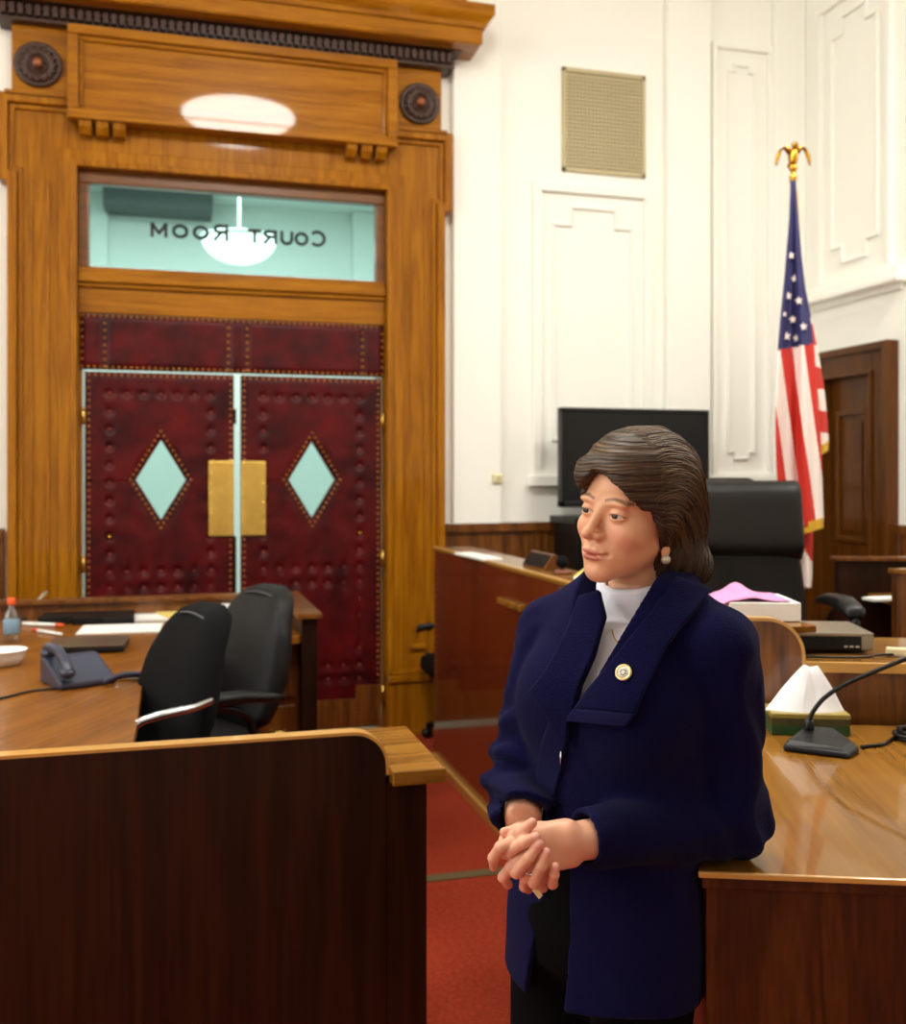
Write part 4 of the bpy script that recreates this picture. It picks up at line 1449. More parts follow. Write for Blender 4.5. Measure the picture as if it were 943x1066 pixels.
b = MB()
b.tube([(0, 0, .02), fl(825.5, 186, .03)], .013, 14)
b.build('pole', wood('pole_oak', axis='Z', **OAK), FL, smooth=True)
MB().lathe([(.001, 0), (.16, 0), (.165, .02), (.12, .04), (.05, .06), (.028, .10), (.022, .16), (.001, .161)], (0, 0, 0), 32).build('base', M['gold'], FL, smooth=True)
e0 = fl(825.5, 186, .03)
eg = MB()
eg.lathe([(.001, -.02), (.017, -.018), (.017, .012), (.011, .02), (.010, .028), (.018, .04), (.020, .05), (.014, .062), (.001, .064)], e0, 18)
eg.ball(e0 + Vector((0, 0, .098)), (.022, .026, .045), 14, 10)
eg.ball(e0 + Vector((0, -.012, .150)), (.014, .018, .016), 12, 8)
eg.tube([e0 + Vector((0, -.026, .152)), e0 + Vector((0, -.042, .143))], [.006, .001], 8)
tail = [e0 + Vector((0, .008, .085)), e0 + Vector((0, .016, .055))]
eg.tube(tail, [.014, .02], 8)
ex = Vector((CY, -SY, 0))
for s in (-1, 1):
    R = []
    for k, (x, z, t, h) in enumerate(((.012, .115, .012, .018), (.032, .142, .011, .02), (.052, .140, .009, .026), (.066, .112, .007, .022), (.074, .078, .005, .014), (.077, .058, .002, .004))):
        R.append([e0 + ex * (s * (x + h * .55 * math.cos(2 * PI * q / 10))) + Vector((0, t * math.sin(2 * PI * q / 10), z - h * .35 * math.cos(2 * PI * q / 10))) for q in range(10)])
    eg.rings(R)
eg.build('eagle_finial', M['gold'], FL, smooth=True)


def cloth(name, parent, rows, nx, depth_fn, mat_fn, mats, y0, y1, ny, thick=.004, bottom=None):
    """hanging cloth between left and right edges given by height; folds come from depth_fn(s, t)"""
    ys = [r[0] for r in rows]; xl = [r[1] for r in rows]; xr = [r[2] for r in rows]
    bm = bmesh.new()
    V = []
    PXY = []
    for i in range(ny + 1):
        t = i / ny
        y = y0 + (y1 - y0) * t
        L, R = np.interp(y, ys, xl), np.interp(y, ys, xr)
        row = []; pr = []
        for j in range(nx + 1):
            s = j / nx
            x = L + (R - L) * s
            yy = y + (bottom(s) * t ** 6 if bottom else 0)
            row.append(bm.verts.new(fl(x, yy, depth_fn(s, t))))
            pr.append((x, yy))
        V.append(row); PXY.append(pr)
    for i in range(ny):
        for j in range(nx):
            f = bm.faces.new((V[i][j], V[i][j + 1], V[i + 1][j + 1], V[i + 1][j]))
            f.smooth = True
            x = (PXY[i][j][0] + PXY[i][j + 1][0]) / 2; y = (PXY[i][j][1] + PXY[i + 1][j][1]) / 2
            f.material_index = mat_fn(x, y, (j + .5) / nx)
    bmesh.ops.recalc_face_normals(bm, faces=bm.faces)
    me = bpy.data.meshes.new(name)
    bm.to_mesh(me); bm.free()
    o = obj(name, me, mats, parent)
    sd = o.modifiers.new('thickness', 'SOLIDIFY'); sd.thickness = thick; sd.offset = 0
    return o


def fold(s, t):
    a = min(1, t * 1.6)
    return -.03 * a * math.sin(2 * PI * (1.35 * s + .15 + .12 * t)) - .012 * a * math.sin(2 * PI * 3.1 * s + 2.0 * t) - .02 * a


def stripes(x, y, s):
    if y < 362 - (x - 812) * .18 + 2:
        return 2
    k = math.floor((x - .137 * (y - 365) - 812) / 12.6)
    return 0 if k % 2 == 0 else 1


rows = [(186, 823, 828), (230, 821.5, 831), (266, 818.5, 834), (300, 815.5, 838), (330, 812.5, 843), (360, 810, 847), (400, 807.5, 850), (440, 807, 853), (480, 808, 855), (520, 811, 856), (550, 817, 857)]
fc = cloth('flag_cloth', FL, rows, 90, fold, stripes, [M['fl_red'], M['fl_white'], M['fl_blue']], 188, 549, 200, bottom=lambda s: 6 - 12 * s)
# fringe along the lower hem
b = MB()
pts = [(818.5 + 38.5 * j / 60, 548 + 6 - 12 * j / 60, fold(j / 60, 1)) for j in range(61)]
R = [[fl(x, y - 3.5, d - .010), fl(x, y + 7 + 1.2 * (j % 2), d - .008), fl(x, y + 7 + 1.2 * (j % 2), d + .008), fl(x, y - 3.5, d + .010)] for j, (x, y, d) in enumerate(pts)]
b.rings(R, True, True, 0, False).build('fringe', M['fringe'], fc)
# second fold, turned outwards on the right
rows2 = [(200, 827, 829), (250, 829, 832), (300, 833, 838), (335, 838, 845), (360, 841, 850), (400, 845, 857), (440, 849, 861), (470, 851, 862.5)]


def cross(x, y, s):
    if y < 337:
        return 2 if y < 330 else 1
    return 0 if int(math.floor((y + (x - 850) * -.15 - 337) / 22.5)) % 2 == 0 else 1


f2 = cloth('flag_fold', FL, rows2, 30, lambda s, t: .035 + .03 * s - .02 * math.sin(PI * s), cross, [M['fl_red'], M['fl_white'], M['fl_blue']], 300, 466, 120, bottom=lambda s: 3 - 8 * s)
b = MB()
R = []
for j in range(25):
    s = j / 24; x = 850.8 + 11.6 * s; y = 466 + 3 - 8 * s; d = .035 + .03 * s - .02 * math.sin(PI * s)
    R.append([fl(x, y - 2.5, d - .008), fl(x, y + 7 + (j % 2), d - .007), fl(x, y + 7 + (j % 2), d + .007), fl(x, y - 2.5, d + .008)])
b.rings(R, True, True, 0, False).build('fringe', M['fringe'], f2)
# gold header sleeve running down from the pole top
b = MB()
R = []
for px, py, w in ((825.5, 184, 2.4), (827.5, 205, 3.2), (829, 235, 3.0), (831.5, 265, 2.8), (834.5, 295, 2.2), (837.5, 318, 1.2)):
    R.append([fl(px - w, py, .012), fl(px + w, py, .020), fl(px + w, py, .035), fl(px - w, py, .03)])
b.rings(R, True, True, 0, True).build('header_fringe', M['fringe'], FL)
# lower corner hanging behind
rows3 = [(520, 826, 846), (560, 827, 846), (600, 832, 845), (612, 836, 844)]
cloth('flag_tail', FL, rows3, 20, lambda s, t: .05 + .02 * math.sin(2 * PI * s), lambda x, y, s: 0 if x - .55 * (y - 565) > 834 else 1, [M['fl_red'], M['fl_white'], M['fl_blue']], 520, 612, 60)
# stars
STARS = ((823.5, 266, 4.4), (827, 290, 4.6), (820.5, 308, 4.8), (831.5, 313, 5.0), (816.5, 327, 3.2), (825, 332.5, 4.8), (836.5, 340, 4.8), (819, 350, 5.0), (829, 352, 4.6))
for (sx, sy, sr) in STARS:
    b = MB()
    L, R_ = np.interp(sy, [r[0] for r in rows], [r[1] for r in rows]), np.interp(sy, [r[0] for r in rows], [r[2] for r in rows])
    s = (sx - L) / (R_ - L); t = (sy - 188) / 361
    dd = fold(min(max(s, 0), 1), t) - .010
    pts = []
    for k in range(10):
        r = sr if k % 2 == 0 else sr * .45
        a = PI / 2 + PI * k / 5 + .1
        pts.append((sx + r * math.cos(a) * .9, sy - r * math.sin(a)))
    b.prism(pts, lambda x, y, d: fl(x, y, d), dd - .002, dd + .006)
    b.build('star', M['fl_white'], fc)

# ================================================================== PERSON
# Sculpted from signed-distance shapes; viewer-aligned axes (x right, y away, z up) turned by -YAW as a whole.
F32 = np.float32


def surface_nets(f, lo, hi, h, block=6):
    lo = np.array(lo, F32); hi = np.array(hi, F32)
    n = (np.ceil((hi - lo) / h / block).astype(int)) * block + 1
    ax = [lo[i] + h * np.arange(n[i], dtype=F32) for i in range(3)]
    nb = (n - 1) // block
    # coarse pass
    c = [lo[i] + h * block * (np.arange(nb[i], dtype=F32) + .5) for i in range(3)]
    G = np.stack(np.meshgrid(*c, indexing='ij'), -1).reshape(-1, 3)
    cv = f(G)
    rad = h * block * .87 * 1.9 + .004
    act = np.argwhere((np.abs(cv) < rad).reshape(nb))
    V = np.empty(n, F32)
    big = np.where(cv > 0, 1, -1).astype(F32).reshape(nb)
    V[:-1, :-1, :-1] = np.repeat(np.repeat(np.repeat(big, block, 0), block, 1), block, 2)
    V[-1] = V[-2]; V[:, -1] = V[:, -2]; V[:, :, -1] = V[:, :, -2]
    loc = np.stack(np.meshgrid(*[np.arange(block + 1)] * 3, indexing='ij'), -1).reshape(-1, 3)
    CH = 400
    for k in range(0, len(act), CH):
        idx = (act[k:k + CH, None, :] * block + loc[None]).reshape(-1, 3)
        P = np.stack([ax[i][idx[:, i]] for i in range(3)], -1)
        V[idx[:, 0], idx[:, 1], idx[:, 2]] = f(P)
    S = V < 0
    # active cells
    cnt = np.zeros(n - 1, np.int8)
    for a in (0, 1):
        for b in (0, 1):
            for d in (0, 1):
                cnt += S[a:n[0] - 1 + a, b:n[1] - 1 + b, d:n[2] - 1 + d]
    cells = np.argwhere((cnt > 0) & (cnt < 8))
    ids = -np.ones(n - 1, np.int64)
    ids[cells[:, 0], cells[:, 1], cells[:, 2]] = np.arange(len(cells))
    acc = np.zeros((len(cells), 3)); num = np.zeros(len(cells))
    cor = [(a, b, d) for a in (0, 1) for b in (0, 1) for d in (0, 1)]
    for i, p in enumerate(cor):
        for q in cor[i + 1:]:
            if sum(abs(p[k] - q[k]) for k in range(3)) != 1:
                continue
            va = V[cells[:, 0] + p[0], cells[:, 1] + p[1], cells[:, 2] + p[2]]
            vb = V[cells[:, 0] + q[0], cells[:, 1] + q[1], cells[:, 2] + q[2]]
            m = (va < 0) != (vb < 0)
            t = np.where(m, va / np.where(m, va - vb, 1), 0)[:, None]
            acc += np.where(m[:, None], np.array(p) + t * (np.array(q) - np.array(p)), 0)
            num += m
    verts = lo + h * (cells + acc / num[:, None])
    quads = []
    for axn in range(3):
        o1, o2 = (axn + 1) % 3, (axn + 2) % 3
        sl0 = [slice(None)] * 3; sl1 = [slice(None)] * 3
        sl0[axn] = slice(0, n[axn] - 1); sl1[axn] = slice(1, n[axn])
        A = S[tuple(sl0)]; B = S[tuple(sl1)]
        e = np.argwhere(A != B)
        e = e[(e[:, o1] > 0) & (e[:, o2] > 0) & (e[:, o1] < n[o1] - 1) & (e[:, o2] < n[o2] - 1)]
        flip = A[e[:, 0], e[:, 1], e[:, 2]]
        def cid(d1, d2):
            q = e.copy(); q[:, o1] -= d1; q[:, o2] -= d2
            return ids[q[:, 0], q[:, 1], q[:, 2]]
        Q = np.stack([cid(1, 1), cid(0, 1), cid(0, 0), cid(1, 0)], 1)
        Q[~flip] = Q[~flip][:, ::-1]
        quads.append(Q)
    Q = np.concatenate(quads)
    Q = Q[(Q >= 0).all(1)]
    return verts, Q


def smin(a, b, k):
    h = np.clip(.5 + .5 * (b - a) / k, 0, 1)
    return b + (a - b) * h - k * h * (1 - h)


def smax(a, b, k):
    return -smin(-a, -b, k)


def ell(p, c, r):
    q = (p - np.array(c, F32)) / np.array(r, F32)
    k0 = np.sqrt((q * q).sum(-1)) + 1e-9
    k1 = np.sqrt(((q / np.array(r, F32)) ** 2).sum(-1)) + 1e-9
    return k0 * (k0 - 1) / k1


def cap(p, a, b, ra, rb=None):
    rb = ra if rb is None else rb
    a = np.array(a, F32); b = np.array(b, F32)
    ab = b - a
    t = np.clip(((p - a) @ ab) / (ab @ ab), 0, 1)
    d = np.sqrt((((p - a) - t[:, None] * ab) ** 2).sum(-1))
    return d - (ra + (rb - ra) * t)


def chain(p, pts, rs, k=.004):
    d = cap(p, pts[0], pts[1], rs[0], rs[1])
    for i in range(1, len(pts) - 1):
        d = smin(d, cap(p, pts[i], pts[i + 1], rs[i], rs[i + 1]), k)
    return d


def mesh_from(name, parts, origin, colors=None):
    """join (verts, quads) lists into one mesh, relative to the origin"""
    vs, fs, off = [], [], 0
    for v, q in parts:
        vs.append(v); fs.append(q + off); off += len(v)
    v = (np.concatenate(vs) - np.array(origin)).astype(F32); q = np.concatenate(fs)
    me = bpy.data.meshes.new(name)
    me.vertices.add(len(v)); me.vertices.foreach_set('co', v.ravel())
    me.loops.add(q.size); me.loops.foreach_set('vertex_index', q.astype(np.int32).ravel())
    me.polygons.add(len(q)); me.polygons.foreach_set('loop_start', np.arange(0, q.size, 4, dtype=np.int32))
    me.polygons.foreach_set('use_smooth', np.ones(len(q), bool))
    me.update(calc_edges=True)
    me.validate()
    if colors is not None:
        c = np.concatenate(colors)
        a = me.color_attributes.new('Col', 'FLOAT_COLOR', 'POINT')
        a.data.foreach_set('color', np.concatenate([c, np.ones((len(c), 1))], 1).astype(F32).ravel())
    return me


def lin(r, g, b):
    return np.array(srgb(r, g, b)[:3])


# ---- frames
HO_ = np.array([.3016, 1.675, 1.546])                 # between the eyes' level, inside the head
ty, tr, tp = math.radians(50), math.radians(8), math.radians(0)
h_f = np.array([-math.sin(ty), -math.cos(ty), 0.0])
h_l0 = np.array([math.cos(ty), -math.sin(ty), 0.0]); h_u0 = np.array([0, 0, 1.0])
h_u = h_u0 * math.cos(tr) + h_l0 * math.sin(tr)
h_l = h_l0 * math.cos(tr) - h_u0 * math.sin(tr)
HM = np.stack([h_l, h_f, h_u], 0)                       # rows: left, forward, up


def to_head(p):
    return ((p - HO_) @ HM.T).astype(F32)


def from_head(q):
    return np.array(q) @ HM + HO_


def mirror_x(q):
    m = q.copy(); m[:, 0] = np.abs(m[:, 0]); return m


def head_f(q):
    m = mirror_x(q)
    d = ell(q, (0, -.012, .035), (.072, .093, .090))
    d = smin(d, ell(q, (0, .035, .035), (.056, .052, .046)), .02)
    d = smin(d, ell(q, (0, .028, -.035), (.061, .060, .072)), .025)
    d = smin(d, ell(q, (0, .040, -.068), (.049, .050, .030)), .02)
    d = smin(d, cap(m, (.047, .008, -.052), (.014, .068, -.094), .012, .015), .018)
    d = smin(d, ell(q, (0, .076, -.099), (.019, .016, .016)), .016)
    d = smin(d, ell(m, (.039, .056, -.030), (.024, .025, .022)), .018)
    d = smin(d, ell(m, (.026, .078, .017), (.024, .012, .008)), .010)
    # sockets
    d = smax(d, -ell(m, (.031, .101, -.001), (.020, .018, .0125)), .010)
    # nose
    d = smin(d, cap(q, (0, .084, .006), (0, .107, -.031), .0068, .0088), .009)
    d = smin(d, ell(q, (0, .1100, -.0345), (.0090, .0100, .0086)), .007)
    d = smin(d, ell(m, (.0118, .097, -.0385), (.0070, .0100, .0075)), .006)
    d = smax(d, -ell(m, (.0068, .103, -.0475), (.0035, .006, .0035)), .003)
    # muzzle and lips
    d = smin(d, ell(q, (0, .072, -.064), (.030, .022, .026)), .014)
    d = smin(d, ell(m, (.006, .0915, -.0635), (.0180, .0074, .0046)), .005)
    d = smin(d, ell(q, (0, .0915, -.0735), (.0185, .0080, .0054)), .005)
    d = smax(d, -ell(np.stack([q[:, 0], q[:, 1], q[:, 2] - 3.2 * q[:, 0] ** 2], 1), (0, .1005, -.0688), (.0225, .010, .0014)), .0022)
    d = smax(d, -ell(m, (.0250, .089, -.0660), (.004, .006, .003)), .004)
    d = smax(d, -ell(q, (0, .105, -.0545), (.003, .010, .006)), .005)
    d = smax(d, -ell(q, (0, .104, -.0845), (.016, .010, .0045)), .008)
    # cheek fold
    d = smax(d, -cap(m, (.022, .097, -.044), (.031, .088, -.066), .0022), .007)
    # eyelids
    lid = ell(m, (.031, .0735, -.001), (.0152, .0150, .0145))
    slit = ell(m, (.0315, .090, -.0024), (.0128, .030, .0036))
    lid = smax(lid, -slit, .0015)
    d = smin(d, lid, .004)
    # ears
    e = ell(m, (.071, -.012, -.022), (.008, .017, .030))
    e = smax(e, -ell(m, (.079, -.009, -.016), (.006, .009, .016)), .004)
    e = smin(e, ell(m, (.0705, -.002, -.056), (.0055, .0085, .010)), .006)
    d = smin(d, e, .006)
    # neck
    d = smin(d, cap(q, (0, -.022, -.06), (-.004, -.045, -.20), .050, .052), .020)
    return d


def head_color(q):
    n = len(q)
    base = np.tile(lin(226, 170, 132), (n, 1))
    m = mirror_x(q)

    def mixin(w, c):
        nonlocal base
        w = np.clip(w, 0, 1)[:, None]
        base = base * (1 - w) + c * w
    def blob(c, r):
        return np.exp(-((((m if c[0] > 0 else q) - np.array(c)) / np.array(r)) ** 2).sum(1))
    mixin(.40 * blob((.040, .07, -.035), (.020, .05, .018)), lin(214, 128, 104))
    mixin(.35 * blob((0, .11, -.035), (.014, .02, .012)), lin(210, 126, 104))
    mixin(.35 * blob((0, .09, -.1), (.02, .03, .014)), lin(214, 140, 112))
    front = np.clip((q[:, 1] - .07) / .008, 0, 1)
    lipu = np.clip(1 - np.sqrt((m[:, 0] / .0245) ** 2 + ((q[:, 2] + .0645) / .0048) ** 2), 0, 1) * 5
    lipl = np.clip(1 - np.sqrt((q[:, 0] / .0215) ** 2 + ((q[:, 2] + .0735) / .0060) ** 2), 0, 1) * 4
    mixin(np.clip(np.maximum(lipu, lipl), 0, .85) * front, lin(184, 96, 82))
    # brows
    bx_, bz = m[:, 0], q[:, 2]
    arc = .0205 + .004 * np.sin((bx_ - .012) / .036 * PI) - .05 * np.clip(bx_ - .036, 0, 1)
    br = np.clip(1.4 - np.abs(bz - arc) / .0027, 0, 1) * (bx_ > .011) * (bx_ < .050) * (q[:, 1] > .04)
    mixin(.75 * br, lin(88, 58, 36))
    # lash line
    ln = np.clip(1 - np.abs(np.sqrt(((m[:, 0] - .0315) / .0132) ** 2 + ((q[:, 2] + .0022) / .0040) ** 2) - 1.0) / .16, 0, 1) * (q[:, 2] > -.003) * (q[:, 1] > .06)
    mixin(.8 * ln, lin(52, 34, 24))
    return base


HB = [(-.085, -.115, -.19), (.085, .125, .135)]


def head_world(p):
    return head_f(to_head(p))


cs = np.array([from_head((x, y, z)) for x in (-.086, .086) for y in (-.115, .128) for z in (-.205, .135)])
hv, hq = surface_nets(head_world, cs.min(0), cs.max(0), .0017)
hcol = head_color(to_head(hv))

# ---- hands
SK = lin(226, 168, 138)


def hp_(px, py, Y):
    return vp(px, py, Y)


LF = [  # the near (left) hand's fingers, knuckle to tip
    [hp_(549, 871, 1.478), hp_(521, 882, 1.474), hp_(513.5, 893, 1.492), hp_(514, 903, 1.512)],
    [hp_(553, 882, 1.474), hp_(532, 903, 1.480), hp_(524, 913, 1.498), hp_(529, 921, 1.520)],
    [hp_(559, 892, 1.474), hp_(547, 914, 1.484), hp_(546, 923, 1.502), hp_(550, 926, 1.522)],
    [hp_(567, 901, 1.478), hp_(563, 917, 1.489), hp_(562, 925, 1.504), hp_(566, 925, 1.522)]]
RF = [
    [hp_(527, 874, 1.535), hp_(530, 886, 1.478), hp_(545, 877, 1.457), hp_(558, 870.5, 1.4545)],
    [hp_(536, 888, 1.535), hp_(537.5, 908, 1.474), hp_(551, 892, 1.4535), hp_(561, 878, 1.4520)],
    [hp_(550, 900, 1.535), hp_(556, 919, 1.474), hp_(563, 902, 1.4540), hp_(568.5, 887, 1.4530)],
    [hp_(566, 906, 1.53), hp_(575, 920, 1.478), hp_(577, 910, 1.4610), hp_(578, 902, 1.4570)]]
L_TH = [hp_(590, 866, 1.492), hp_(562, 863.5, 1.500), hp_(540, 864, 1.498), hp_(525, 866.5, 1.492)]
R_TH = [hp_(527, 884, 1.53), hp_(528, 878, 1.498), hp_(542, 866, 1.474), hp_(554, 856.5, 1.466)]
L_W = hp_(612, 874, 1.515)
R_W = hp_(546, 872, 1.615)
LR = [(.0098, .0088, .0080, .0066), (.0100, .0090, .0082, .0068), (.0098, .0086, .0078, .0066), (.0088, .0077, .0070, .0060)]


def hands_f(p):
    # left hand: back, metacarpals, wrist, forearm
    L = cap(p, L_W, hp_(590, 874, 1.498), .0265, .0255)
    for i, fi in enumerate(LF):
        base = L_W * .62 + fi[0] * .38 + np.array([0, 0, .012 - .008 * i])
        L = smin(L, cap(p, base, fi[0], .0150, .0112), .012)
    L = smin(L, cap(p, L_W, L_W + (L_W - hp_(590, 874, 1.498)) * 3, .0265, .031), .01)
    for fi, rr in zip(LF, LR):
        L = smin(L, chain(p, fi, rr, .003), .0045)
    L = smin(L, chain(p, L_TH, (.0150, .0112, .0096, .0072), .004), .009)
    R = cap(p, R_W, hp_(545, 884, 1.575), .0265, .024)
    for fi in RF:
        base = R_W * .6 + fi[0] * .4
        R = smin(R, cap(p, base, fi[0], .0145, .0108), .011)
    R = smin(R, cap(p, R_W, R_W + np.array([.0, .09, .005]), .0265, .031), .01)
    for fi, rr in zip(RF, LR):
        R = smin(R, chain(p, fi, rr, .003), .0035)
    R = smin(R, chain(p, R_TH, (.0150, .0112, .0094, .0074), .004), .007)
    d = smin(L, R, .0012)
    # finger creases at the joints
    for fi, rr in zip(RF + LF, LR + LR):
        for a, b in ((1, 2),):
            pass
    return d


def hand_color(p):
    c = np.tile(SK, (len(p), 1))
    def blob(ctr, r, col, a):
        nonlocal c
        w = (a * np.exp(-((p - ctr) ** 2).sum(1) / r ** 2))[:, None]
        c = c * (1 - w) + col * w
    for fi in RF + LF:
        blob(fi[3], .010, lin(222, 136, 116), .7)
        blob(fi[1], .010, lin(218, 140, 118), .5)
        blob(fi[0], .011, lin(216, 142, 118), .4)
    for th in (L_TH, R_TH):
        blob(th[3], .011, lin(218, 136, 114), .6)
    # nails on the fingertips that show
    for fi in RF:
        dirv = fi[3] - fi[2]; dirv = dirv / np.linalg.norm(dirv)
        nc = fi[3] + np.array([0, -.0062, .0015]) + dirv * .001
        q = p - nc
        al = q @ dirv
        sd = np.sqrt(np.maximum(0, (q ** 2).sum(1) - al ** 2))
        w = (np.clip(1.25 - np.sqrt((al / .0058) ** 2 + (sd / .0046) ** 2), 0, 1) * 2.5).clip(0, .7)[:, None]
        c = c * (1 - w) + lin(236, 178, 166) * w
    return c


allp = np.array([q for fi in LF + RF for q in fi] + L_TH + R_TH + [L_W, R_W])
hl = allp.min(0) - .035; hh = allp.max(0) + np.array([.06, .07, .035])
nv, nq = surface_nets(hands_f, hl, hh, .0012)
ncol = hand_color(nv)

# ---- torso frame
TY = math.radians(42)
t_f = np.array([-math.sin(TY), -math.cos(TY), 0]); t_l = np.array([math.cos(TY), -math.sin(TY), 0])
RZ = [.50, .60, .75, .90, 1.05, 1.18, 1.28, 1.35, 1.40, 1.44, 1.47]
RX = [.246, .246, .250, .256, .268, .285, .294, .298, .302, .307, .310]
RY = [1.725, 1.725, 1.722, 1.716, 1.705, 1.70, 1.70, 1.70, 1.703, 1.708, 1.71]
RA = [.196, .193, .184, .170, .160, .170, .178, .165, .120, .086, .074]
RB = [.145, .142, .138, .128, .122, .136, .128, .110, .092, .080, .074]


def torso_local(p):
    z = p[:, 2]
    cx = np.interp(z, RZ, RX); cy = np.interp(z, RZ, RY)
    dx = p[:, 0] - cx; dy = p[:, 1] - cy
    return dx * t_l[0] + dy * t_l[1], dx * t_f[0] + dy * t_f[1], z


def torso_f(p, inset=0.0, ztop=1.455, zbot=.752):
    xb, yb, z = torso_local(p)
    a = np.interp(z, RZ, RA) - inset; b = np.interp(z, RZ, RB) - inset
    yb2 = yb
    k = np.sqrt((xb / a) ** 2 + (yb2 / b) ** 2) + 1e-6
    d = (k - 1) * np.minimum(a, b) * .9
    d = smin(d, ell(np.stack([np.abs(xb), yb, z], 1), (.075, .085, 1.235), (.075 - inset, .058 - inset, .075 - inset)), .05)
    d = smax(d, z - ztop, .02)
    return smax(d, zbot - z, .006)


def tw(xb, yb, z):
    cx = np.interp(z, RZ, RX); cy = np.interp(z, RZ, RY)
    return np.array([cx + xb * t_l[0] + yb * t_f[0], cy + xb * t_l[1] + yb * t_f[1], z])


S_L = tw(.158, -.005, 1.328); S_R = tw(-.158, .0, 1.322)
E_L = np.array([.455, 1.652, 1.0425]); E_R = np.array([.116, 1.755, 1.068])
C_L = vp(607, 873, 1.515); C_R = np.array([.1125, 1.615, 1.052])
uL = (C_L - E_L) / np.linalg.norm(C_L - E_L); uR = (C_R - E_R) / np.linalg.norm(C_R - E_R)


def arms_f(p, ins=0.0):
    dl_ = cap(p, S_L, E_L, .066 - ins, .058 - ins)
    fl_ = cap(p, E_L, C_L + uL * .03, .060 - ins, .043 - ins)
    fl_ = np.maximum(fl_, (p - C_L) @ uL.astype(F32))
    L = smin(dl_, fl_, .025)
    dr = cap(p, S_R, E_R, .064 - ins, .056 - ins)
    fr2 = cap(p, E_R, C_R + uR * .03, .057 - ins, .046 - ins)
    fr2 = np.maximum(fr2, (p - C_R) @ uR.astype(F32))
    R = smin(dr, fr2, .025)
    return L, R


def folds(p, a, b, amp, freq, ph, tilt):
    a = np.array(a, F32); b = np.array(b, F32)
    ab = b - a; L = np.linalg.norm(ab); u = ab / L
    t = (p - a) @ u
    side = p @ np.array(tilt, F32)
    w = np.exp(-((t / L - 1.0) / .38) ** 2)
    s = np.sin(freq * (t + .35 * side) + ph + 1.5 * np.sin(38 * side))
    return amp * w * (np.abs(s) ** .7 * np.sign(s))


def poly_sd(x, z, P):
    """signed distance to a closed 2-d polygon (negative inside)"""
    d = np.full(len(x), 1e9, F32); s = np.zeros(len(x), bool)
    n = len(P)
    for i in range(n):
        x0, z0 = P[i]; x1, z1 = P[(i + 1) % n]
        ex, ez = x1 - x0, z1 - z0
        t = np.clip(((x - x0) * ex + (z - z0) * ez) / (ex * ex + ez * ez), 0, 1)
        d = np.minimum(d, (x - x0 - t * ex) ** 2 + (z - z0 - t * ez) ** 2)
        c = ((z0 > z) != (z1 > z)) & (x < (x1 - x0) * (z - z0) / np.where(np.abs(z1 - z0) < 1e-9, 1e-9, (z1 - z0)) + x0)
        s ^= c
    d = np.sqrt(d)
    return np.where(s, -d, d)


VNECK = [(0.0, 1.205), (.030, 1.30), (.058, 1.385), (.085, 1.50), (-.085, 1.50), (-.056, 1.385), (-.030, 1.30)]
SLIT = [(-.006, 1.045), (.010, .97), (.022, .80), (.030, .50), (-.075, .50), (-.052, .80), (-.028, .98)]


def coat_f(p):
    d = torso_f(p)
    # shoulders
    d = smin(d, cap(p, tw(.05, -.01, 1.392), S_L + np.array([0, 0, .008]), .052, .060), .03)
    d = smin(d, cap(p, tw(-.05, -.01, 1.388), S_R + np.array([0, 0, .008]), .052, .058), .03)
    L, R = arms_f(p)
    L = L + folds(p, S_L, E_L, .0016, 100, .6, (.6, -.5, .3)) + folds(p, C_L, E_L, .0040, 80, 2.0, (.2, .3, .9))
    R = R + folds(p, S_R, E_R, .0085, 125, 1.0, (.2, -.3, .2)) + folds(p, C_R, E_R, .003, 100, .4, (.3, .3, .8))
    xb, yb, z = torso_local(p)
    body = d + .0035 * np.sin(21 * xb + 9 * z + 2 * np.sin(7 * z)) * np.clip((1.18 - z) / .3, 0, 1)
    # front opening and hollow hem
    cut = poly_sd(xb, z, VNECK)
    cut = np.maximum(cut, .02 - yb)
    cut2 = np.maximum(poly_sd(xb, z, SLIT), .0 - yb)
    inner = torso_f(p, .012, 1.5, .3)
    body = smax(body, -np.maximum(cut, -inner - .004 - .3 * np.clip((z - 1.33) / .04, 0, 1)), .004)
    body = smax(body, -np.maximum(cut2, -inner - .02), .004)
    hollow = np.maximum(torso_f(p, .010, 1.02, .2), z - .95)
    body = np.maximum(body, -hollow)
    d = smin(body, L, .014)
    d = smin(d, R, .014)
    # cuff mouths
    for C, u, r in ((C_L, uL, .036), (C_R, uR, .038)):
        d = np.maximum(d, -cap(p, C - u * .03, C + u * .05, r))
    return d


# neck and collar points
NK = np.array([.3135, 1.708, 1.44])


def neck_rim(a, z0, r, tilt=.0):
    """point round the neck, a = 0 at the front of the body"""
    c, s = math.cos(a), math.sin(a)
    return NK + np.array([t_f[0] * c + t_l[0] * s, t_f[1] * c + t_l[1] * s, 0]) * r + np.array([0, 0, z0 - 1.44 - tilt * c])


def collar_ring(p):
    d = None
    A = np.linspace(math.radians(64), math.radians(262), 15)
    P = [neck_rim(a, 1.426 - .022 * max(0, (a - 3.4) / 1.2) ** 1.5, .086, .020) for a in A]
    for i in range(len(P) - 1):
        c = cap(p, P[i], P[i + 1], .0185)
        d = c if d is None else np.minimum(d, c)
    return d


def coat_full(p):
    d = smin(coat_f(p), collar_ring(p), .018)
    nk = cap(p, NK + np.array([-.004, 0, -.08]), NK + np.array([0, 0, .12]), .070)
    return smax(d, -nk, .004)


cv_, cq_ = surface_nets(coat_full, (.03, 1.47, .57), (.56, 1.93, 1.50), .0042)


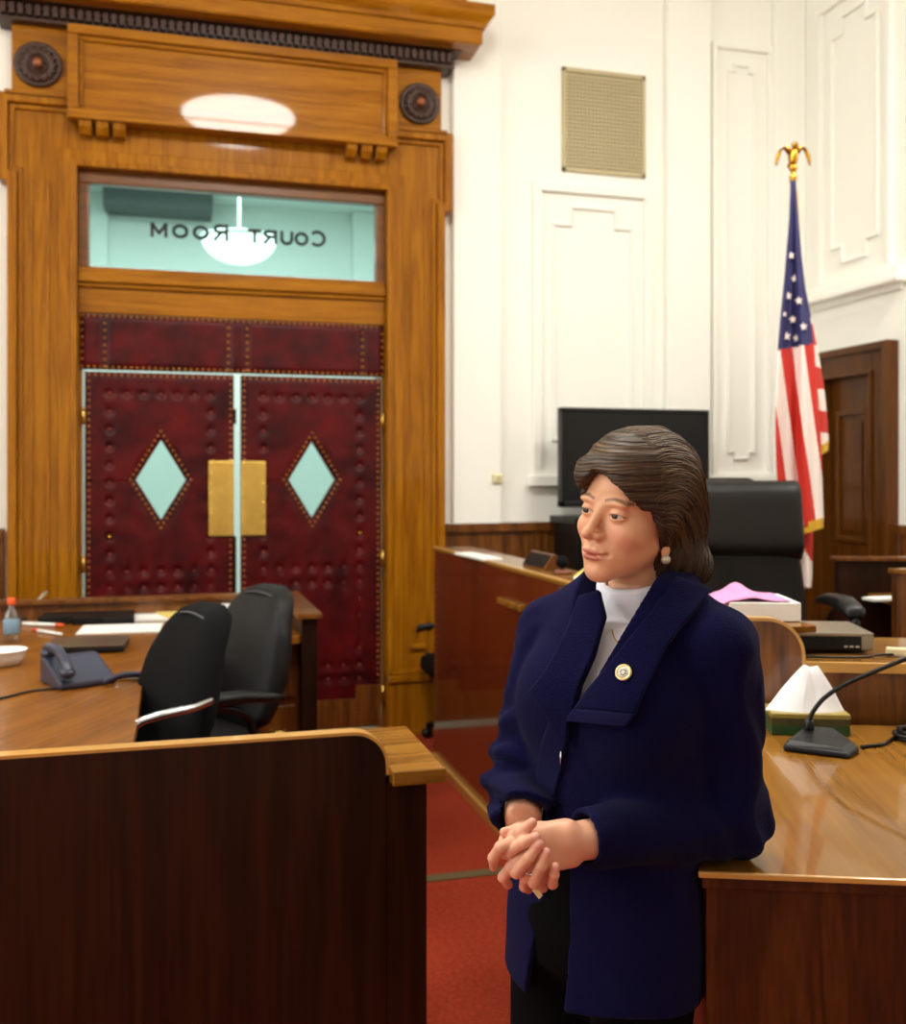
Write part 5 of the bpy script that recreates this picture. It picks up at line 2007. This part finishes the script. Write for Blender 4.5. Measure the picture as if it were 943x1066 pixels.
def turtle_f(p):
    d = torso_f(p, .0125, 1.365, 1.06)
    a = NK + np.array([-.006, .002, -.12]); b = NK + np.array([.0, .0, .0])
    n = cap(p, a, b, .080, .0585)
    # rolled collar, higher at the nape
    dxy = p[:, :2] - NK[:2].astype(F32)
    rad = np.sqrt((dxy ** 2).sum(1))
    fc_ = (dxy[:, 0] * t_f[0] + dxy[:, 1] * t_f[1]) / .066
    zt = 1.434 - .019 * fc_
    mid = zt - .021
    q1 = np.abs(rad - .0625 - .10 * np.clip(mid - p[:, 2], 0, .03)) - .0025
    q2 = np.abs(p[:, 2] - mid) - .017
    col = np.sqrt(np.maximum(q1, 0) ** 2 + np.maximum(q2, 0) ** 2) + np.minimum(np.maximum(q1, q2), 0) - .0055
    n = np.maximum(n, p[:, 2] - mid)
    xb, yb, z = torso_local(p)
    rip = .0016 * np.sin(70 * z + 25 * xb) * np.exp(-((z - 1.40) / .05) ** 2)
    d = smin(smin(d, n, .02) + rip, col, .003)
    return smax(d, -cap(p, NK + np.array([0, 0, -.01]), NK + np.array([0, 0, .2]), .0545), .002)


tv_, tq_ = surface_nets(turtle_f, (.10, 1.52, .94), (.48, 1.88, 1.50), .0035)

# ---- legs (trousers) and shoes
HIP = tw(0, 0, .86)


def legs_pts(s):
    return [tw(.085 * s, 0, .82), tw(.085 * s, .02, .47), tw(.085 * s, -.01, .09)]


def trouser_f(p):
    d = smin(ell(p, tw(0, 0, .86), (.140, .120, .12)), torso_f(p, .0135, 1.10, .80), .02)
    for s in (-1, 1):
        P = legs_pts(s)
        d = smin(d, chain(p, P, (.088, .070, .066), .02), .03)
    return smax(d, .05 - p[:, 2], .006)


rv, rq = surface_nets(trouser_f, (.02, 1.50, .03), (.50, 1.95, 1.13), .007)


def shoe_f(p):
    d = None
    for s in (-1, 1):
        a = legs_pts(s)[2] * np.array([1, 1, 0])
        q = smin(cap(p, a + t_f * -.03 + np.array([0, 0, .045]), a + t_f * .14 + np.array([0, 0, .032]), .040, .032), cap(p, a + np.array([0, 0, .06]), a + np.array([0, 0, .10]), .042), .02)
        d = q if d is None else np.minimum(d, q)
    return smax(d, .004 - p[:, 2], .004)


# ---- body core under the clothes: torso, arms, legs in one skin
def core_f(p):
    d = torso_f(p, .026, 1.335, .80)
    d = smin(d, cap(p, NK + np.array([0, 0, -.1]), NK + np.array([0, 0, .03]), .050), .02)
    L, R = arms_f(p, .018)
    d = smin(smin(d, L, .02), R, .02)
    for s in (-1, 1):
        d = smin(d, chain(p, legs_pts(s), (.075, .055, .042), .02), .02)
    return d


kv, kq = surface_nets(core_f, (.03, 1.47, .06), (.56, 1.93, 1.50), .008)
kcol = np.tile(SK, (len(kv), 1))

# ---- hair
CQ = np.array([0.0, .030, -.065])


def hair_flow(q):
    """distance and angle round a centre low in the face: strands follow the angle"""
    y = q[:, 1] - CQ[1]; z = q[:, 2] - CQ[2]
    r = np.sqrt(y * y + z * z + .35 * q[:, 0] ** 2)
    a = np.arctan2(z, -y)
    return r, a


def hair_f(q):
    d = ell(q, (0, -.018, .040), (.089, .112, .100))
    d = smin(d, ell(q, (0, .030, .070), (.070, .062, .056)), .025)
    d = smin(d, ell(q, (0, -.062, -.028), (.087, .082, .084)), .03)
    d = smin(d, ell(q, (.040, -.055, -.070), (.050, .056, .042)), .025)
    d = smin(d, ell(q, (-.040, -.055, -.065), (.050, .056, .042)), .025)
    d = smin(d, ell(q, (.066, .008, .005), (.022, .040, .050)), .018)
    d = smin(d, ell(q, (-.064, .012, .010), (.022, .044, .052)), .018)
    d = smin(d, ell(q, (-.034, .086, .058), (.026, .018, .030)), .014)
    # face opening: swept fringe from the parting down to the near ear
    P = [(-.012, .064), (.012, .060), (.034, .043), (.052, .022), (.0635, -.004), (.070, -.030), (.090, -.075), (.09, -.16), (-.085, -.16), (-.078, -.05), (-.064, .0), (-.054, .026), (-.036, .036)]
    cut = poly_sd(q[:, 0], q[:, 2], P)
    cut = np.maximum(cut, .006 - q[:, 1])
    d = smax(d, -cut, .006)
    # ear and cheek clearance below the fringe on the near side
    low = np.maximum(.028 - q[:, 1] + .45 * np.clip(q[:, 2] + .01, -1, 1), q[:, 2] - .012)
    d = smax(d, -low, .006)
    d = smax(d, -ell(q, (.084, .010, -.066), (.020, .020, .020)), .006)
    # flipped ends over the collar
    d = smin(d, ell(q, (.060, -.088, -.086), (.034, .040, .036)), .022)
    d = smin(d, ell(q, (.045, -.062, -.088), (.034, .040, .032)), .02)
    d = smin(d, ell(q, (.010, -.098, -.080), (.050, .030, .034)), .02)
    d = smax(d, -ell(q, (.0, .035, -.14), (.075, .075, .075)), .01)
    r, a = hair_flow(q)
    w = 1.5 * np.sin(2.3 * a + 18 * q[:, 0]) + .8 * np.sin(5.1 * a - 31 * q[:, 0])
    n = .45 * np.sin(760 * r + w + 22 * q[:, 0]) + .40 * np.sin(1390 * r + 1.7 * w - 60 * q[:, 0]) + .35 * np.sin(2330 * r - 2.1 * w + 90 * q[:, 0]) + .5 * np.sin(330 * r + 1.4 * w + 30 * q[:, 0])
    tip = 1 + .9 * np.clip((-.05 - q[:, 2]) / .05, 0, 1)
    return d + .00105 * n * tip


cs = np.array([from_head((x, y, z)) for x in (-.105, .105) for y in (-.155, .13) for z in (-.15, .155)])
av, aq = surface_nets(lambda p: hair_f(to_head(p)), cs.min(0), cs.max(0), .0018)
qh = to_head(av)
r, a = hair_flow(qh)
rng = np.random.default_rng(3)
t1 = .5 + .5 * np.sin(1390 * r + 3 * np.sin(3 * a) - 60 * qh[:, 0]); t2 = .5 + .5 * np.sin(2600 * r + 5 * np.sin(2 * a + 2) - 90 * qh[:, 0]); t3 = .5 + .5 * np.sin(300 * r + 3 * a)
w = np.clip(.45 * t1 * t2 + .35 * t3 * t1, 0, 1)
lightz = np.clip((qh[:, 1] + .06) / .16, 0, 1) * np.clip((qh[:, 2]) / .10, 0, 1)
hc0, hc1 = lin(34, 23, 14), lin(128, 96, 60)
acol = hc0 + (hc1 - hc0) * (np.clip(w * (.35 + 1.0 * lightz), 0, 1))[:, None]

# loose strands lying on the hair
def strand_mesh(n=1500):
    vs, fs, cs_ = [], [], []
    off = 0
    for i in range(n):
        f0 = rng.uniform(-1.1, 1.25); a0 = rng.uniform(.05, 2.6); span = min(rng.uniform(.5, 1.2), (1.65 if f0 < .62 else 2.3) - a0)
        if span < .3:
            continue
        pts = []
        df = rng.uniform(-.05, .05); lift = rng.uniform(.0002, .0016) * (1 if rng.uniform() < .9 else 2.5)
        for k in range(9):
            t = k / 8
            aa = a0 + span * (1 - t)
            ff = f0 + df * t
            dirv = np.array([math.sin(ff), -math.cos(aa) * math.cos(ff), math.sin(aa) * math.cos(ff)])
            rr = np.linspace(.03, .24, 60)
            L = (CQ[None] + dirv[None] * rr[:, None]).astype(F32)
            dd = hair_f(L)
            ins = np.where(dd < 0)[0]
            if len(ins) == 0 or ins[-1] >= 59:
                pts = None; break
            j = ins[-1]
            tt = dd[j] / (dd[j] - dd[j + 1])
            pos = L[j] + (L[j + 1] - L[j]) * tt
            pts.append(pos + dirv * (.0002 + lift * math.sin(PI * t)))
        if not pts or max(np.linalg.norm(np.diff(np.array(pts), axis=0), axis=1)) > .034:
            continue
        P = np.array(pts)
        W = np.array([.0004, .0009, .0011, .0011, .0011, .0010, .0008, .0006, .0002])
        ring = []
        for k in range(9):
            tdir = P[min(k + 1, 8)] - P[max(k - 1, 0)]; tdir /= np.linalg.norm(tdir) + 1e-9
            s1 = np.cross(tdir, [1, 0, 0]); s1 /= np.linalg.norm(s1) + 1e-9
            s2 = np.cross(tdir, s1)
            for m in range(4):
                an = PI / 2 * m
                ring.append(P[k] + (s1 * math.cos(an) + s2 * math.sin(an)) * W[k])
        vs.append(np.array(ring))
        q = []
        for k in range(8):
            for m in range(4):
                q.append([k * 4 + m, k * 4 + (m + 1) % 4, (k + 1) * 4 + (m + 1) % 4, (k + 1) * 4 + m])
        fs.append(np.array(q) + off); off += 36
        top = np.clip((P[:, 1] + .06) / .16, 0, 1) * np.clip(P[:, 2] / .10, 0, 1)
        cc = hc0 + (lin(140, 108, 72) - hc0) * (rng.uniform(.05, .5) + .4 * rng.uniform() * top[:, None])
        cs_.append(np.repeat(cc, 4, 0))
    V = np.concatenate(vs)
    return np.array([from_head(v) for v in V]), np.concatenate(fs), np.concatenate(cs_)


sv, sq, scol = strand_mesh()

# ------------------------------------------------------------------ assemble
PO = np.array([tw(0, 0, .8)[0], tw(0, 0, .8)[1], 0.0])
me = mesh_from('person', [(hv, hq), (nv, nq), (kv, kq)], PO, [hcol, ncol, kcol])
person = obj('person', me, M['skin'])
ru, rv_, _ = c2r(PO[0], PO[1])
person.location = (ru, rv_, 0)
person.rotation_euler = (0, 0, -YAW)
tag(person, 'woman in navy coat and white turtleneck with clasped hands, leaning on the witness desk', 'person')


def child(name, parts, mat, cols=None, smooth=True):
    return obj(name, mesh_from(name, parts, PO, cols), mat, person)


coat = child('coat', [(cv_, cq_)], M['navy'])
turt = child('turtleneck', [(tv_, tq_)], M['knit'])
child('trousers', [(rv, rq)], M['trouser'])
for s, nm in ((-1, 'shoe'), (1, 'shoe')):
    a = legs_pts(s)[2]
    def one(p, a=a):
        a0 = a * np.array([1, 1, 0])
        q = smin(cap(p, a0 - t_f * .03 + np.array([0, 0, .045]), a0 + t_f * .14 + np.array([0, 0, .032]), .040, .032), cap(p, a0 + np.array([0, 0, .06]), a0 + np.array([0, 0, .10]), .042), .02)
        return smax(q, .004 - p[:, 2], .004)
    c = a * np.array([1, 1, 0]) + t_f * .05
    child('shoe', [surface_nets(one, c - np.array([.17, .17, .01]), c + np.array([.17, .17, .16]), .006)], M['shoe'])
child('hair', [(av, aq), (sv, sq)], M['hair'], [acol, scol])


def local(p):
    return Vector(np.array(p) - PO)


# eyes
for s in (-1, 1):
    c = from_head((s * .031, .0735, -.001))
    eb = MB().ball(local(c), .0128, 24, 16).build('eye', M['eye_w'], person, smooth=True)
    # gaze goes to the viewer's left
    g = h_f * 1.0 + h_l * -.10 + h_u * .0
    g = g / np.linalg.norm(g)
    z = Vector((0, 0, 1)).rotation_difference(Vector(g)).to_matrix()
    b = MB()
    b.rings([[local(c) + z @ Vector((rr * math.cos(2 * PI * k / 20), rr * math.sin(2 * PI * k / 20), hh)) for k in range(20)] for rr, hh in ((.0070, .0108), (.0062, .0119), (.003, .0131), (.0004, .0133))])
    b.build('iris', M['iris'], eb, smooth=True)
# earring
lobe = from_head((.0745, .000, -.067))
MB().ball(local(lobe), .0078, 18, 12).build('earring', M['pearl'], person, smooth=True)
# ring on the near hand
rc = LF[2][0] * .35 + LF[2][1] * .65
dr_ = LF[2][1] - LF[2][0]; dr_ = dr_ / np.linalg.norm(dr_)
b = MB()
zq = Vector((0, 0, 1)).rotation_difference(Vector(dr_)).to_matrix()
ringp = [local(rc) + zq @ Vector((.0104 * math.cos(2 * PI * k / 24), .0104 * math.sin(2 * PI * k / 24), 0)) for k in range(25)]
b.tube(ringp, .0014, 8)
fr = local(rc) + Vector((.001, -.0125, -.001))
b.ball(fr, .0032, 10, 7)
b.build('finger_ring', M['ring'], person, smooth=True)


# ---- cloth pieces laid over the coat
def trace(pxs, off, f=coat_full, Y0=1.38):
    """points of the view rays where the coat surface (plus an offset) is met"""
    o = np.array([0, 0, CAMH])
    D = np.array([[(x - CXP) / FPX, 1.0, -(y - HYP) / FPX] for x, y in pxs])
    D /= np.linalg.norm(D, axis=1)[:, None]
    t = np.full(len(pxs), Y0)
    for _ in range(70):
        d = f((o + D * t[:, None]).astype(F32)) - off
        t = t + np.clip(d, -.02, .05) * .7
    return o + D * t[:, None]


def resample(P, n):
    P = np.array(P, float)
    L = np.r_[0, np.cumsum(np.linalg.norm(np.diff(P, axis=0), axis=1))]
    s = np.linspace(0, L[-1], n)
    return np.stack([np.interp(s, L, P[:, 0]), np.interp(s, L, P[:, 1])], 1)


def smooth_base(p):
    d = torso_f(p)
    d = smin(d, cap(p, tw(.05, -.01, 1.392), S_L, .052, .058), .03)
    d = smin(d, cap(p, tw(-.05, -.01, 1.388), S_R, .052, .056), .03)
    return smin(d, collar_ring(p), .03)


def patch(name, A, B, mat, off, thick, n=40, m=12, parent=coat, base=smooth_base, curl=0.0):
    """thick cloth patch ruled between two outlines given in the photograph's frame"""
    A, B = resample(A, n), resample(B, n)
    G = np.array([[A[i] + (B[i] - A[i]) * j / m for j in range(m + 1)] for i in range(n)])
    offs = np.array([off + curl * (2 * j / m - 1) ** 2 for j in range(m + 1)])
    P = trace(G.reshape(-1, 2), np.tile(offs, n), base).reshape(n, m + 1, 3)
    e = 1e-3
    flat = P.reshape(-1, 3).astype(F32)
    g = np.stack([base(flat + np.array(v, F32) * e) - base(flat - np.array(v, F32) * e) for v in ((1, 0, 0), (0, 1, 0), (0, 0, 1))], 1)
    g /= np.linalg.norm(g, axis=1)[:, None] + 1e-9
    Q = (flat - g * thick).reshape(n, m + 1, 3)
    b = MB()
    V = [[b.bm.verts.new(local(P[i, j])) for j in range(m + 1)] for i in range(n)]
    W = [[b.bm.verts.new(local(Q[i, j])) for j in range(m + 1)] for i in range(n)]
    for i in range(n - 1):
        for j in range(m):
            b._face([V[i][j], V[i][j + 1], V[i + 1][j + 1], V[i + 1][j]], 0, True)
            b._face([W[i][j], W[i + 1][j], W[i + 1][j + 1], W[i][j + 1]], 0, True)
    for i in range(n - 1):
        for j in (0, m):
            b._face([V[i][j], V[i + 1][j], W[i + 1][j], W[i][j]])
    for j in range(m):
        for i in (0, n - 1):
            b._face([V[i][j], V[i][j + 1], W[i][j + 1], W[i][j]])
    return b.build(name, mat, parent)


# near lapel with its ribbed lower band
lap = patch('lapel', [(704, 600), (690, 620), (672, 643), (652, 668), (634, 690), (612, 716), (597, 737)],
            [(741, 612), (726, 632), (707, 653), (693, 674), (683, 695), (672, 716), (661, 743)], M['navy'], .017, .011, 50, 16)
patch('lapel_band', [(597, 737.5), (592, 743), (588, 751)], [(661, 743.5), (657, 749), (650, 757)], M['navy_rib'], .018, .012, 8, 20)
# far lapel
patch('lapel', [(622, 614), (629, 640), (616, 682), (602, 712), (596, 735), (590, 752), (588, 776)],
      [(602, 620), (592, 648), (579, 676), (565, 700), (550, 719), (563, 738), (587, 777)], M['navy'], .017, .011, 50, 14)
# ribbed front edge below the lapels
patch('front_band', [(588, 772), (584, 800), (576, 830), (569, 862)], [(571, 750), (562, 775), (558, 805), (560, 845)], M['navy_rib'], .007, .008, 24, 8)
# zip halves that show on the edge
zp = trace([(584, 782), (583, 800), (565, 838), (564, 856)], .012, smooth_base)
for i in (0, 2):
    MB().tube([local(zp[i]), local(zp[i + 1])], .0016, 6).build('zipper', M['chrome'], coat)
tg = [vp(556, 925, 1.475), vp(563, 934, 1.475)]
b = MB()
R = [[local(t + np.array([x * .7, y, x * .7])) for x, y in ((-.004, -.0015), (.004, -.0015), (.004, .0015), (-.004, .0015))] for t in tg]
b.rings(R, True, True, 0, False).build('zipper_pull', plain('pale_brass', srgb(214, 190, 140), .4), coat, .0006)
# lapel pin
pc = trace([(649, 700), (653, 700), (649, 704)], .0195, smooth_base)
nx_ = np.cross(pc[2] - pc[0], pc[1] - pc[0]); nx_ /= np.linalg.norm(nx_)
if nx_[1] > 0:
    nx_ = -nx_
zq = Vector((0, 0, 1)).rotation_difference(Vector(nx_)).to_matrix()


def disc(prof, n=28):
    return [[local(pc[0]) + zq @ Vector((rr * math.cos(2 * PI * k / n), rr * math.sin(2 * PI * k / n), hh)) for k in range(n)] for rr, hh in prof]


pn = MB().rings(disc([(.0005, -.002), (.0128, -.002), (.0132, .001), (.0120, .0022), (.0102, .0016), (.0005, .0015)])).build('lapel_pin', plain('gold_rim', srgb(216, 196, 140), .3, metal=.8), coat, smooth=False)
MB().rings(disc([(.0005, .0012), (.0088, .0012), (.0086, .0020), (.0005, .0022)])).build('pin_face', plain('pin_white', srgb(226, 220, 204), .3), pn)
b = MB()
for k in range(7):
    a = 2 * PI * k / 7
    b.ball(local(pc[0]) + zq @ Vector((.0042 * math.cos(a), .0042 * math.sin(a), .002)), (.0016, .0016, .0010), 6, 5)
b.build('pin_emblem', M['pin_blue'], pn)
# fine necklace on the turtleneck
nl = trace([(637, 655), (638, 660), (640.5, 666), (644, 670)], .002, turtle_f)
MB().tube(spline([local(q) for q in nl], 5), .0008, 6).build('necklace', M['gold'], person)

# ================================================================== LIGHT
GL = (1.0, 0.985, 0.92, 1)
for u, v, lab in ((.59, 2.55, 'large white bowl pendant over the aisle'), (-2.5, 2.55, 'large white bowl pendant on the window side'), (3.3, 2.55, 'large white bowl pendant on the judge bench side')):
    bowl_lamp('pendant_lamp', lab, (u, v, 4.80), .52, .20, ZC - 4.80, 32.0, GL, 'courtroom pendants')


def area(name, loc, rot, sx, sy, power, col):
    l = bpy.data.lights.new(name, 'AREA')
    l.shape = 'RECTANGLE'; l.size = sx; l.size_y = sy; l.energy = power; l.color = col[:3]
    o = bpy.data.objects.new(name, l)
    COL.objects.link(o)
    o.location = loc; o.rotation_euler = rot
    return o


for i, w in enumerate(WIN):
    area('window_daylight', (UL - .35, (w[0] + w[1]) / 2, 3.15), (0, -PI / 2, 0), 3.4, 1.55, (40, 190, 90)[i], (1.0, .97, .92))
area('corridor_fixture', (.4, 8.2, 4.25), (0, 0, 0), 3.0, 1.0, 100, (.90, .98, .93))
wl = bpy.data.worlds.new('world')
scene.world = wl
wl.use_nodes = True
wl.node_tree.nodes['Background'].inputs[0].default_value = (.9, .95, 1, 1)
wl.node_tree.nodes['Background'].inputs[1].default_value = .6
scene.cycles.use_denoising = True
scene.cycles.max_bounces = 7
scene.cycles.diffuse_bounces = 4
scene.cycles.glossy_bounces = 4
scene.cycles.transparent_max_bounces = 8
scene.cycles.sample_clamp_indirect = 6
scene.view_settings.view_transform = 'Standard'
scene.view_settings.look = 'None'
scene.view_settings.gamma = 1.0
scene.view_settings.use_curve_mapping = False
scene.view_settings.exposure = 0.34
